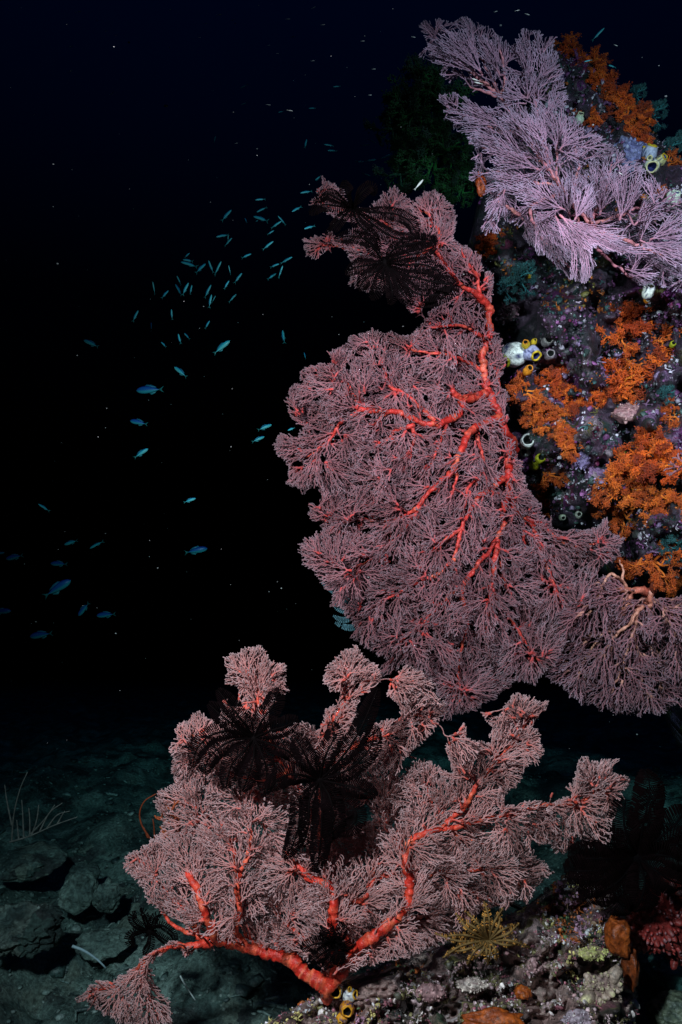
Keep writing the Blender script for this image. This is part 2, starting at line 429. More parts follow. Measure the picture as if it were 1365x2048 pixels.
def sea_fan(name, label, poly, traced, depth, lobes=(), sp=6.0, rt=1.5, fill=1.0, seed=1, pal=None, group=None, layer=0.05, tiltamp=0.0007, base=None, cat="sea fan", side_every=30, Lr=(60, 115), holes=(), steep=1.0, name_branch="branch", name_frond="frond", half_r=(0.42, 0.72), more=(), front=0.0, proud=0.02, thin=1.0, jit=1.0, plume=None, gaps=False):
    R = np.random.default_rng(seed)
    pal = dict(dict(side=(0.235, 0.18, 0.205), ridge=(0.36, 0.10, 0.11), mid=(0.64, 0.05, 0.04), stem=(0.50, 0.018, 0.012), knob=(0.88, 0.20, 0.10)), **(pal or {}))
    pal = {k_: np.array(v_) for k_, v_ in pal.items()}
    allp = list(poly) + [q for pl in more for q in pl]
    xs = [p[0] for p in allp]; ys = [p[1] for p in allp]
    cell = 4.0; ox, oy = min(xs) - 40, min(ys) - 40
    nx = int((max(xs) + 40 - ox) / cell) + 1; ny = int((max(ys) + 40 - oy) / cell) + 1
    CX, CY = np.meshgrid(ox + (np.arange(nx) + 0.5) * cell, oy + (np.arange(ny) + 0.5) * cell)
    wob = 15.0 * vnoise(CX / 22, CY / 22, 0.5, seed) + 5.0 * vnoise(CX / 6, CY / 6, 3.5, seed)
    wy = 15.0 * vnoise(CX / 22, CY / 22, 9.5, seed) + 5.0 * vnoise(CX / 6, CY / 6, 6.5, seed)
    mask = in_poly(CX + wob, CY + wy, poly)
    for pl in more: mask |= in_poly(CX + wob, CY + wy, pl)
    if gaps: mask &= (vnoise(CX / 12, CY / 9, 4.4, seed + 60) > -0.74)
    for h in holes: mask &= ~in_poly(CX, CY, h)
    def inside(x, y):
        i = int((y - oy) / cell); j = int((x - ox) / cell)
        return 0 <= i < ny and 0 <= j < nx and mask[i, j]
    cov = np.zeros((ny, nx))
    def visit(x, y):
        i = int((y - oy) / cell); j = int((x - ox) / cell)
        if 0 <= i < ny and 0 <= j < nx: cov[i, j] += 1
    skel = []        # x, y, depth, tx, ty, branch index, frond index (-1 on traced), radius
    branches = []; knobs = []
    for bi, (pts, r0, r1) in enumerate(traced):
        c = smooth([(p[0], p[1], (p[2] if len(p) > 2 else 0.0)) for p in pts], 3.0)
        # irregular wander
        c[1:-1, 0] += 2.4 * vnoise(c[1:-1, 0] / 10, c[1:-1, 1] / 9, 3.0 + bi, seed); c[1:-1, 1] += 2.4 * vnoise(c[1:-1, 0] / 10, c[1:-1, 1] / 9, 8.0 + bi, seed)
        d = np.array([depth(q[0], q[1]) for q in c]) + c[:, 2]
        P3 = np.stack([c[:, 0], c[:, 1], d], -1); tg = np.gradient(P3[:, :2], axis=0); tg /= np.linalg.norm(tg, axis=1, keepdims=True) + 1e-9
        ar = np.arange(len(c)); knob = 1.3 * vnoise(ar * (0.5 if r0 < 9 else 0.35), bi * 3.1, 2.0, seed) + 0.35 * np.sin(ar * 1.15 + bi + 3 * vnoise(ar * 0.3, bi, 2.0, seed))
        rad = thin * np.linspace(r0, r1, len(c)) * (1 + 0.12 * vnoise(ar * 0.5, bi * 3.0, 1.0, seed) + (0.05 if r0 < 9 else 0.022) * np.clip(knob, -0.4, 1) + (0.06 if r0 < 9 else 0.12) * fbm(ar * 0.22, bi * 2.0, 5.0, 3, seed + 2))
        knobs.append(np.clip(knob, 0, 1)); P3[:, 2] -= proud * np.clip((rad - 1.6) / 3.5, 0, 1) * (c[:, 2] <= 0.005)
        branches.append((P3, rad))
        for q in range(len(c)): skel.append((*P3[q], *tg[q], bi, -1, rad[q]))
    fronds = []      # each: dict(branch, chains, connectors)
    def skel_arr(): return np.array(skel, float)
    def add_lobe(s, root, ang, length, half, curv=None, tl=None, fwd=0.0):
        """s: skeleton row to start from"""
        bi, fi = int(s[5]), int(s[6])
        if fi < 0:
            fronds.append(dict(branch=bi, ch=[], tint=1 + R.normal() * 0.13)); fi = len(fronds) - 1
        fr = fronds[fi]
        off = R.normal() * layer * 0.6 - fwd
        rd = s[2] + off
        p0 = np.array(s[:3]); p1 = np.array([root[0], root[1], rd]); dist = np.hypot(*(p1 - p0)[:2])
        tl = R.normal() * tiltamp if tl is None else tl
        if int(s[6]) < 0 and s[7] > 3.6 and proud > 0: rd += 0.035; tl = abs(tl)
        if dist > 4:
            c1 = p0 + np.array([s[3], s[4], 0]) * dist * 0.4
            n = max(3, int(dist / 5)); t = np.linspace(0, 1, n + 1)[:, None]
            e_ = p1 - np.array([math.cos(ang), math.sin(ang), 0]) * dist * 0.25
            q = (1 - t) ** 3 * p0 + 3 * (1 - t) ** 2 * t * c1 + 3 * (1 - t) * t * t * e_ + t ** 3 * p1
            rr = rt * (1.2 + length * half / (2.6 * sp)) ** 0.48
            rr = min(rr, max(rt * 1.3, s[7] * 0.8))
            ra = np.linspace(rr * 1.15, rr * 0.85, n + 1)
            fr["ch"].append((q, ra, False))
            tg = np.gradient(q[:, :2], axis=0); tg /= np.linalg.norm(tg, axis=1, keepdims=True) + 1e-9
            for k_ in range(0, n + 1): skel.append((*q[k_], *tg[k_], bi, fi, ra[k_])); visit(q[k_, 0], q[k_, 1])
        else:
            p1 = p0
        lobe(R, p1, ang, length, half, sp * R.uniform(0.92, 1.1), rt, tl, inside, R.normal() * 0.0022 if curv is None else curv, fr["ch"], visit, jit)
    # lobes asked for
    for li, (rx, ry, tx, ty, hf) in enumerate(lobes):
        A = skel_arr(); k_ = np.argmin(np.hypot(A[:, 0] - rx, A[:, 1] - ry))
        a = math.atan2(ty - ry, tx - rx)
        add_lobe(A[k_], (rx, ry), a, math.hypot(tx - rx, ty - ry) * 1.05, math.radians(hf), tl=None if plume is None else plume + R.normal() * tiltamp * 0.4, fwd=front * ((0.1 + li / max(1, len(lobes))) if plume is not None else R.uniform(0.4, 1.2)))
    # sprays along and at the ends of the traced branches
    for bi, (P3, rad) in enumerate(branches):
        n = len(P3); tg = np.gradient(P3[:, :2], axis=0); tg /= np.linalg.norm(tg, axis=1, keepdims=True) + 1e-9
        a = math.atan2(tg[-1][1], tg[-1][0])
        add_lobe((*P3[-1], *tg[-1], bi, -1, rad[-1]), P3[-1][:2], a, R.uniform(*Lr), R.uniform(*half_r))
        k_ = R.uniform(0.3, 1) * side_every / 3.0; sgn = 1 if R.random() < 0.5 else -1
        while k_ < n - 3:
            q = int(k_); a = math.atan2(tg[q][1], tg[q][0]) + sgn * R.uniform(0.5, 1.1)
            s = (*P3[q], *tg[q], bi, -1, rad[q])
            o = R.uniform(8, 26)
            rootp = (P3[q][0] + math.cos(a) * o, P3[q][1] + math.sin(a) * o)
            if inside(*rootp): add_lobe(s, rootp, a, R.uniform(*Lr) * 0.8, R.uniform(*half_r))
            sgn = -sgn; k_ += R.uniform(0.7, 1.4) * side_every / 3.0
    # fill what is still bare inside the outline
    def blur(a, n):
        for ax in (0, 1):
            c = np.cumsum(np.concatenate([np.zeros_like(np.take(a, [0], ax)), a], ax), ax)
            m_ = a.shape[ax]; lo = np.clip(np.arange(m_) - n, 0, m_); hi = np.clip(np.arange(m_) + n + 1, 0, m_)
            a = (np.take(c, hi, ax) - np.take(c, lo, ax)) / (2 * n + 1)
        return a
    target = fill * cell * cell / (sp * sp * 0.85)
    mcov = blur(mask.astype(float), 4)
    for it in range(1500):
        if it % 6 == 0:
            dens = blur(cov, 4) / np.maximum(mcov, 0.12); bare = np.where(mask, target - dens, -1)
        cand = np.argwhere(bare > target * 0.25)
        if len(cand) < 12: break
        i, j = cand[R.integers(len(cand))]; c = np.array([CX[i, j], CY[i, j]])
        A = skel_arr(); dd = np.hypot(A[:, 0] - c[0], A[:, 1] - c[1])
        # a parent from which the spot lies ahead rather than behind
        ahead = ((c[0] - A[:, 0]) * A[:, 3] + (c[1] - A[:, 1]) * A[:, 4]) / (dd + 1e-6)
        k_ = np.argmin(dd * (1.35 - 0.6 * ahead) + (dd < 14) * 25)
        s = A[k_]; v_ = c - s[:2]; Ld = np.hypot(*v_) + 1e-6; uu = v_ / Ld
        L_ = R.uniform(*Lr); a = math.atan2(uu[1] + 0.5 * s[4], uu[0] + 0.5 * s[3]) + R.normal() * 0.2
        back = min(Ld * 0.9, L_ * 0.55); rootp = c - np.array([math.cos(a), math.sin(a)]) * back
        if not inside(*rootp): rootp = s[:2] + uu * min(10, Ld * .5)
        add_lobe(s, rootp, a, L_, R.uniform(*half_r))
        if it % 6 != 5: bare[max(0, i - 7):i + 8, max(0, j - 7):j + 8] = -1
    # ---- meshes
    if base is None: base = (*branches[0][0][0],)
    loc = P(base[0], base[1], base[2])
    root = thing(name, label, cat, loc, group)
    made = []
    for bi, (P3, rad) in enumerate(branches):
        w = P(P3[:, 0], P3[:, 1], P3[:, 2]); rw = rad * K * P3[:, 2]
        kn = np.clip(knobs[bi] + 0.7 * vnoise(np.arange(len(P3)) * 0.9, bi, 0.0, seed + 8), 0, 1)[:, None] * np.clip(0.5 + vnoise(P3[:, 0] / 25, P3[:, 1] / 25, bi, seed), 0, 1)[:, None]
        thick = np.clip((rad - 2.5) / 6, 0, 1)[:, None]
        col = pal["stem"] * thick + pal["mid"] * (1 - thick); col = col * (1 - 0.75 * kn) + pal["knob"] * 0.75 * kn
        # three sub-steps per ring so that nodules read as relief
        b_ = Buf(); tube(b_, w, rw, col, 14)
        V_ = np.vstack(b_.V); amp = np.repeat(rw, 14)
        nz = fbm(V_[:len(amp), 0] * 110, V_[:len(amp), 1] * 110, V_[:len(amp), 2] * 110, 3, seed, 0.65)
        axis_ = np.repeat(w, 14, 0); dirv = V_[:len(amp)] - axis_
        V_[:len(amp)] += dirv * (0.30 * nz)[:, None]; b_.V = [V_]
        made.append(b_.build(name_branch, M_STEM, root))
    for fr in fronds:
        if not fr["ch"]: continue
        b_ = Buf()
        for (pts, rad, tip) in fr["ch"]:
            w = P(pts[:, 0], pts[:, 1], pts[:, 2]); rad = np.broadcast_to(np.asarray(rad, float), (len(pts),)).copy()
            th = np.clip((rad - rt * 1.55) / (rt * 1.5), 0, 1)[:, None]
            side = (pal["side"] * fr["tint"]) * (1 - th) + pal["mid"] * th
            ridge = pal["ridge"] * (1 - th) + pal["mid"] * th
            if tip:
                f = np.linspace(0, 1, len(pts))[:, None] ** 1.5; ridge = ridge * (1 - 0.75 * f) + pal["side"] * 1.1 * 0.75 * f
                rad[-1] *= 1.15
            rj = rad * (1 + 0.14 * R.uniform(-1, 1, len(rad))) * K * pts[:, 2]
            tube(b_, w, rj, side, 4 if rad[0] < rt * 2.2 else 6, 0.8, None, ridge)
        b_.build(name_frond, M_TWIG, made[fr["branch"]])
    print(name, len(branches), "branches", len(fronds), "fronds", sum(len(f["ch"]) for f in fronds), "chains")
    return root

# --- the tall mauve fan
MAIN_POLY = [(757, 395), (772, 378), (800, 386), (826, 396), (850, 388), (880, 380), (903, 408), (914, 440), (906, 470), (938, 482), (966, 512), (984, 560), (988, 600), (984, 650), (1003, 680), (1012, 715),
             (1006, 760), (1014, 800), (1014, 850), (1028, 900), (1042, 930), (1062, 962), (1074, 1000), (1080, 1032), (1130, 1062), (1180, 1052), (1216, 1042), (1243, 1078), (1238, 1118), (1202, 1138), (1180, 1165),
             (1192, 1200), (1172, 1240), (1162, 1270), (1132, 1290), (1116, 1330), (1088, 1350), (1070, 1372), (1032, 1362), (1004, 1390), (985, 1405), (950, 1425), (918, 1425), (900, 1446), (880, 1438), (884, 1400), (862, 1372),
             (832, 1335), (800, 1335), (772, 1348), (752, 1312), (718, 1292), (700, 1240), (662, 1200), (648, 1160), (612, 1140), (606, 1085), (640, 1060), (626, 1030), (632, 968), (602, 998), (590, 968), (566, 962), (568, 928), (548, 880), (562, 862),
             (590, 868), (606, 850), (586, 836), (568, 808), (580, 782), (602, 772), (598, 742), (622, 730), (660, 716), (690, 690), (722, 668), (760, 662), (800, 672), (830, 664), (856, 640), (868, 612),
             (880, 580), (850, 600), (835, 640), (815, 628), (822, 596), (780, 580), (740, 585), (715, 570), (690, 545), (712, 528), (690, 500), (650, 500), (635, 522), (620, 510), (602, 480), (632, 464), (690, 470), (712, 452), (680, 440), (640, 424), (610, 405),
             (640, 398), (626, 375), (645, 358), (680, 372), (700, 400), (740, 420)]
def main_depth(x, y):
    return 2.02 + 0.20 * min(max((x - 880) / 150, 0), 1) + 0.05 * math.sin(x / 70 + 1) * math.sin(y / 95) - 0.0001 * (y - 900) * (y < 900)
MAIN = [
    ([(1030, 900, 0.16), (1022, 880, 0.05), (1013, 864, 0), (1000, 834, 0), (985, 800, 0), (973, 771, 0), (968, 740, 0), (966, 705, 0), (979, 670, 0), (979, 640, 0), (979, 615, 0), (965, 600, 0), (943, 582, 0)], 11, 8),
    ([(1022, 880, 0.03), (1018, 910, 0), (1018, 942, 0), (1020, 982, 0), (1010, 1010, 0), (1006, 1032, 0), (1007, 1054, 0), (993, 1077, 0), (978, 1107, 0), (960, 1124, 0), (946, 1142, 0)], 10, 4.5),
    ([(975, 785), (958, 792), (943, 797), (927, 802), (921, 823), (895, 842), (869, 847), (839, 845), (801, 827), (772, 823), (749, 822), (723, 821), (701, 834), (678, 849), (668, 870), (650, 890), (615, 913)], 11, 3),
    ([(927, 804), (915, 790), (905, 778)], 9, 6),
    ([(869, 842), (839, 812), (813, 789), (779, 771), (770, 742), (762, 715)], 6, 2.6),
    ([(772, 823), (745, 815), (719, 804), (704, 786), (696, 768), (668, 764)], 5, 2.5),
    ([(828, 850), (798, 860), (783, 872), (770, 885)], 6, 3),
    ([(772, 826), (760, 838), (748, 850)], 6, 3),
    ([(824, 856), (828, 879), (815, 915), (808, 930)], 5, 2.6),
    ([(895, 845), (882, 880), (868, 912), (860, 930)], 4, 2.2),
    ([(1000, 834, 0), (978, 842, -0.02), (958, 852, -0.03), (938, 866, -0.03), (925, 898, -0.03), (914, 918, -0.03), (905, 943, 0), (876, 966, 0), (848, 999, 0), (831, 1017, 0), (809, 1032, 0), (779, 1043, 0), (727, 1040, 0), (692, 1044, 0)], 10, 2.8),
    ([(908, 930), (914, 955), (906, 985)], 5, 2.5),
    ([(955, 855), (958, 883), (966, 924), (960, 957), (938, 972), (930, 1010)], 5, 2.6),
    ([(1018, 950), (985, 975), (960, 993), (945, 1012), (932, 1034), (924, 1058), (917, 1083), (909, 1118), (903, 1150)], 8, 3),
    ([(924, 1058), (908, 1068), (893, 1078), (862, 1102), (842, 1125)], 5, 2.5),
    ([(846, 1003), (822, 1040), (790, 1078), (752, 1112), (715, 1135)], 5, 2.5),
    ([(1020, 985), (1028, 1018), (1042, 1030), (1056, 1038), (1068, 1056)], 9, 6),
    ([(1056, 1038), (1088, 1052), (1114, 1077), (1150, 1092), (1190, 1088)], 6, 2.8),
    ([(1050, 1036), (1048, 1070), (1050, 1102)], 5, 2.6),
    ([(996, 1080), (992, 1110), (986, 1149), (982, 1196), (978, 1240), (970, 1265)], 8, 3),
    ([(984, 1190), (1000, 1210), (1019, 1232), (1043, 1273), (1075, 1318)], 5, 2.5),
    ([(993, 1100), (1005, 1140), (1016, 1180)], 5, 2.6),
    ([(1068, 1056), (1090, 1120), (1108, 1168), (1126, 1202), (1152, 1225)], 5, 2.6),
    ([(946, 1142), (925, 1180), (935, 1240), (925, 1290), (918, 1345), (922, 1385)], 5, 2.6),
    ([(935, 1165), (890, 1200), (850, 1240), (805, 1280)], 5, 2.5),
    ([(909, 1118), (870, 1150), (810, 1180), (750, 1210)], 5, 2.5),
    ([(943, 582), (925, 572), (908, 555), (890, 530), (872, 502), (850, 488), (800, 468), (760, 440), (715, 430), (660, 412)], 6, 2.5),
    ([(872, 500), (880, 470), (862, 440), (850, 420)], 5, 2.5),
    ([(862, 495), (820, 520), (770, 515), (720, 500), (650, 490)], 4.5, 2.5),
    ([(960, 598), (955, 560), (940, 530), (925, 505)], 5, 2.5),
    ([(979, 690), (945, 660), (905, 650), (870, 655)], 5, 2.5),
    ([(968, 745), (940, 725), (900, 712), (855, 705), (820, 700)], 5, 2.5),
    ([(1001, 836), (1001, 800), (998, 765), (990, 740)], 5, 2.5),
]
sea_fan("sea_fan", "tall mauve sea fan with red forking branches reaching left from the reef wall", MAIN_POLY, MAIN, main_depth, seed=3,
        lobes=[(672, 868, 556, 870, 20), (668, 875, 580, 985, 18), (690, 840, 575, 800, 22), (690, 770, 600, 745, 22), (840, 630, 822, 640, 30), (640, 395, 648, 358, 45), (650, 412, 610, 402, 22), (640, 492, 604, 482, 35), (645, 492, 636, 520, 30), (735, 525, 695, 548, 30)],
        fill=2.7, sp=3.25, rt=0.84, Lr=(55, 110), layer=0.07, thin=0.76, gaps=True, proud=0.018)

# --- the lower pink fan
LOW_POLY = [(248, 1738), (258, 1705), (285, 1686), (312, 1680), (330, 1645), (310, 1605), (345, 1560), (340, 1490), (358, 1445), (395, 1424), (432, 1440), (445, 1400), (484, 1412), (478, 1380), (450, 1345), (448, 1315), (490, 1297), (530, 1300), (565, 1325), (584, 1378), (560, 1392),
            (535, 1422), (530, 1452), (550, 1470), (600, 1440), (640, 1452), (650, 1420), (672, 1408), (672, 1385), (648, 1360), (650, 1330), (680, 1295), (715, 1289), (745, 1320), (765, 1345), (748, 1380), (722, 1400), (700, 1440), (720, 1474), (760, 1446), (798, 1434),
            (776, 1395), (790, 1338), (830, 1338), (868, 1366), (890, 1420), (870, 1462), (845, 1490), (800, 1530), (792, 1560), (830, 1520), (880, 1526), (900, 1535), (888, 1490), (920, 1450), (975, 1490), (990, 1480), (958, 1425), (1005, 1428), (1020, 1395), (1062, 1379), (1108, 1415),
            (1068, 1455), (1086, 1505), (1042, 1560), (1008, 1590), (1030, 1612), (1090, 1600), (1140, 1592), (1128, 1575), (1150, 1550), (1160, 1520), (1232, 1525), (1258, 1572), (1240, 1622), (1215, 1690), (1170, 1696), (1152, 1668), (1132, 1712), (1108, 1708), (1078, 1676), (1060, 1690), (1112, 1740), (1060, 1792),
            (1000, 1822), (950, 1834), (922, 1872), (880, 1892), (800, 1922), (740, 1932), (700, 1944), (660, 1952), (600, 1912), (480, 1884), (400, 1874), (340, 1832), (290, 1800), (262, 1765)]
TAIL = [(440, 1882), (350, 1888), (282, 1922), (240, 1950), (186, 1968), (150, 1990), (190, 2020), (230, 2048), (300, 2070), (352, 2050), (330, 1990), (312, 1960), (300, 1925), (350, 1902), (430, 1898)]
def low_depth(x, y):
    return 1.585 + (1960 - y) * 0.00016 + 0.03 * math.sin(x / 60 + 2) * math.sin(y / 80)
LOW = [
    ([(654, 1990, 0.03), (650, 1972, 0), (614, 1949, 0), (580, 1920, 0), (523, 1903, 0), (477, 1891, 0), (437, 1880, 0)], 20, 9),
    ([(440, 1884, 0), (425, 1865, -0.03), (414, 1840, -0.05), (405, 1812, -0.06), (397, 1783, -0.06), (385, 1762, -0.06), (375, 1745, -0.05)], 11, 8),
    ([(437, 1880), (409, 1889), (351, 1891), (317, 1903), (295, 1918), (280, 1930), (266, 1952), (240, 1969), (191, 1979)], 9, 2.5),
    ([(282, 1930), (286, 1965), (296, 1990), (318, 2016), (336, 2036)], 4.5, 2.4),
    ([(296, 1915), (290, 1928), (287, 1946)], 6, 4),
    ([(415, 1880), (397, 1869), (377, 1829), (345, 1797), (317, 1760), (295, 1725)], 7, 2.6),
    ([(400, 1872), (372, 1862), (345, 1848), (322, 1820)], 6, 3),
    ([(492, 1893), (480, 1872), (472, 1862, -0.03), (480, 1817, -0.05), (474, 1766, -0.05), (494, 1714, -0.04), (502, 1660, -0.03), (494, 1633), (489, 1585)], 8, 3.2),
    ([(474, 1762), (470, 1720), (464, 1688), (428, 1655), (395, 1640)], 5, 2.5),
    ([(545, 1908), (515, 1892), (497, 1876), (486, 1858)], 8, 4),
    ([(662, 1960, 0), (672, 1920, -0.01), (664, 1870, -0.04), (666, 1830, -0.05), (667, 1792, -0.05), (656, 1768, -0.05), (632, 1760, -0.05), (612, 1752, -0.05), (588, 1729, -0.04)], 13, 9),
    ([(708, 1905), (700, 1888), (682, 1862), (662, 1842)], 8, 7),
    ([(668, 1828), (700, 1812), (729, 1794), (751, 1762), (780, 1752), (812, 1748)], 6.5, 3.5),
    ([(735, 1788), (745, 1760), (748, 1715), (760, 1690)], 5, 2.6),
    ([(620, 1900), (605, 1875), (585, 1860), (560, 1835), (548, 1815)], 7, 2.6),
    ([(560, 1900), (552, 1880), (548, 1850)], 5, 2.6),
    ([(655, 1975, 0), (683, 1945, 0), (711, 1904, -0.02), (751, 1869, -0.04), (797, 1834, -0.05), (820, 1794, -0.05), (818, 1754, -0.05), (811, 1716, -0.05), (820, 1686, -0.04), (858, 1664, -0.02), (884, 1658, 0)], 17, 8),
    ([(884, 1658), (917, 1655), (960, 1640), (1000, 1632), (1037, 1626), (1080, 1612), (1120, 1608), (1157, 1604), (1182, 1594), (1202, 1580)], 7, 3.5),
    ([(878, 1660), (909, 1632), (930, 1613), (951, 1574), (970, 1550), (990, 1527), (1015, 1500), (1037, 1476), (1052, 1440)], 6.5, 3.2),
    ([(884, 1655), (872, 1630), (862, 1600), (852, 1570)], 5, 2.6),
    ([(818, 1760), (850, 1752), (887, 1746), (951, 1741), (1020, 1737)], 6, 2.6),
    ([(887, 1746), (920, 1775), (965, 1790)], 5, 2.6),
    ([(900, 1665), (930, 1676), (958, 1682), (985, 1702)], 5, 2.5),
    ([(790, 1840), (815, 1832), (838, 1842), (852, 1866)], 5, 2.6),
    ([(666, 1790), (640, 1720), (638, 1660), (610, 1600), (575, 1545), (548, 1500), (526, 1450), (518, 1400), (514, 1362)], 6, 3.5),
    ([(638, 1655), (640, 1560), (648, 1480), (672, 1432), (692, 1396), (704, 1362)], 6, 3.5),
    ([(645, 1540), (690, 1505), (739, 1480), (780, 1468), (808, 1455), (832, 1430)], 6, 3),
    ([(588, 1729), (570, 1705), (545, 1698)], 6, 3),
    ([(575, 1545), (520, 1560), (450, 1540), (405, 1500), (385, 1470)], 5, 2.6),
    ([(811, 1716), (790, 1680), (770, 1640), (765, 1590)], 5, 2.6),
]
sea_fan("sea_fan", "lowest pink sea fan with thick coral red branches holding two black feather stars", LOW_POLY, LOW, low_depth, seed=8,
        lobes=[(515, 1395, 515, 1298, 48), (520, 1410, 575, 1372, 25), (700, 1375, 700, 1290, 45), (690, 1390, 655, 1340, 30), (712, 1385, 758, 1342, 28), (825, 1440, 870, 1385, 42), (815, 1450, 800, 1345, 30), (830, 1440, 885, 1440, 40),
               (1045, 1450, 1075, 1385, 40), (1000, 1515, 925, 1452, 18), (1025, 1490, 970, 1430, 18), (1040, 1490, 1082, 1510, 30), (1190, 1590, 1250, 1560, 50), (1180, 1592, 1170, 1525, 30), (1150, 1610, 1190, 1690, 24),
               (1160, 1606, 1145, 1545, 20), (862, 1620, 840, 1530, 24), (878, 1640, 895, 1545, 24), (935, 1610, 905, 1500, 20), (385, 1500, 365, 1440, 36), (400, 1500, 345, 1500, 24), (310, 1760, 262, 1712, 36)],
        fill=2.7, sp=3.35, rt=0.86, Lr=(55, 110), layer=0.045, thin=0.76, proud=0.07,
        pal=dict(side=(0.40, 0.315, 0.325), ridge=(0.53, 0.18, 0.155), mid=(0.72, 0.085, 0.05), stem=(0.56, 0.026, 0.014), knob=(0.88, 0.22, 0.10)),
        more=[TAIL], holes=[[(880, 1470), (900, 1540), (870, 1512)], [(700, 1620), (735, 1612), (745, 1640), (690, 1652)]])

# --- the lilac fan seen nearly edge-on, up on the reef
LILAC_POLY = [(842, 52), (868, 36), (905, 40), (950, 38), (1000, 66), (1020, 90), (1040, 60), (1060, 56), (1112, 76), (1120, 130), (1140, 200), (1132, 225), (1160, 240), (1172, 262), (1230, 290), (1290, 340), (1335, 380), (1400, 430),
              (1420, 580), (1365, 582), (1310, 560), (1290, 574), (1262, 560), (1240, 548), (1250, 520), (1190, 490), (1175, 560), (1140, 556), (1100, 530), (1060, 490), (1040, 450), (1005, 430), (990, 470), (965, 450), (968, 400), (942, 350), (942, 300), (945, 285), (916, 272),
              (886, 240), (880, 185), (905, 188), (930, 196), (960, 205), (988, 215), (985, 185), (950, 170), (915, 168), (868, 150), (880, 138), (845, 110), (850, 80)]
def lil_depth(x, y):
    return 2.14 + 0.0004 * max(0, 420 - y) + 0.05 * math.sin((x + y) / 60.0) - 0.0002 * (x - 1100)
LIL = [
    ([(1215, 480, 0.22), (1200, 465, 0.08), (1180, 445, 0), (1150, 410, 0), (1120, 370, -0.02), (1085, 320, -0.03), (1050, 270, -0.02), (1020, 225, 0), (1002, 192, 0)], 6, 2.8),
    ([(1008, 205), (985, 180), (955, 155), (925, 130), (895, 105)], 4, 2.4),
    ([(1000, 190), (985, 160), (970, 130), (955, 100)], 3.5, 2.2),
    ([(1020, 225), (1005, 200), (985, 190), (940, 172)], 3.5, 2.2),
    ([(1002, 192), (1010, 160), (1008, 130), (1000, 100)], 3.5, 2.2),
    ([(1105, 345), (1090, 300), (1078, 240), (1070, 190), (1060, 140), (1055, 100)], 4.5, 2.2),
    ([(1050, 270), (1010, 262), (965, 250), (925, 235)], 4, 2.4),
    ([(1085, 320), (1040, 310), (1000, 300), (965, 296)], 4, 2.4),
    ([(1120, 370), (1070, 365), (1020, 350), (980, 340)], 4, 2.4),
    ([(1130, 385), (1090, 400), (1060, 420), (1080, 470), (1110, 510), (1140, 535)], 5, 2.4),
    ([(1150, 410), (1160, 450), (1190, 490), (1225, 525), (1265, 555)], 5, 2.4),
    ([(1150, 410), (1150, 370), (1158, 330), (1150, 290)], 4.5, 2.4),
    ([(1180, 445), (1200, 410), (1215, 370), (1225, 330)], 4.5, 2.4),
    ([(1180, 445), (1220, 440), (1265, 420), (1310, 400)], 4.5, 2.4),
    ([(1200, 465), (1250, 480), (1300, 500), (1345, 520), (1390, 550)], 4.5, 2.4),
    ([(1110, 355), (1115, 320), (1110, 285)], 4, 2.4),
    ([(1040, 430), (1010, 410), (990, 400), (985, 440)], 4, 2.2),
]
LL = [(955, 150, 845, 58, 18), (965, 150, 900, 40, 20), (1000, 150, 950, 40, 18), (1010, 150, 995, 65, 18), (975, 175, 862, 148, 12), (990, 185, 905, 172, 8), (950, 140, 845, 105, 12),
      (1070, 180, 1046, 58, 14), (1078, 190, 1110, 76, 14), (1090, 230, 1130, 180, 24), (1010, 258, 882, 190, 15), (1005, 268, 890, 236, 14), (1020, 285, 930, 276, 14), (1050, 255, 990, 215, 20),
      (1080, 300, 1015, 200, 20), (1095, 300, 1055, 190, 22), (1110, 300, 1110, 198, 24), (1120, 300, 1165, 240, 30), (1080, 340, 945, 285, 18), (1080, 365, 945, 318, 16), (1100, 395, 955, 350, 16), (1130, 420, 1015, 372, 20),
      (1140, 430, 1120, 330, 26), (1160, 430, 1170, 330, 24), (1150, 440, 1190, 360, 26), (1190, 430, 1180, 290, 22), (1200, 430, 1225, 300, 24), (1240, 440, 1270, 330, 24), (1270, 450, 1330, 380, 26), (1300, 480, 1385, 440, 26),
      (1060, 410, 1165, 555, 16), (1040, 430, 1140, 552, 15), (1120, 430, 1285, 572, 17), (1110, 430, 1175, 555, 14), (1150, 450, 1285, 560, 18), (1160, 450, 1300, 545, 17), (1010, 380, 985, 465, 24), (1250, 480, 1400, 578, 16), (1280, 480, 1400, 540, 15), (1140, 440, 1250, 545, 16)]
sea_fan("sea_fan", "pale lilac sea fan seen edge-on at the top right of the reef", LILAC_POLY, LIL, lil_depth, lobes=sorted(LL + LL + LL + LL[::2], key=lambda q: q[3] + 0.5 * q[1]), seed=21, fill=1.7, sp=2.9, rt=0.76, Lr=(50, 90), layer=0.06, front=0.11, tiltamp=0.0012, half_r=(0.16, 0.30), proud=0.0, thin=0.8, jit=0.6, plume=-0.0001,
        pal=dict(side=(0.385, 0.325, 0.43), ridge=(0.46, 0.21, 0.30), mid=(0.60, 0.22, 0.26), stem=(0.62, 0.10, 0.10), knob=(0.8, 0.3, 0.25)))

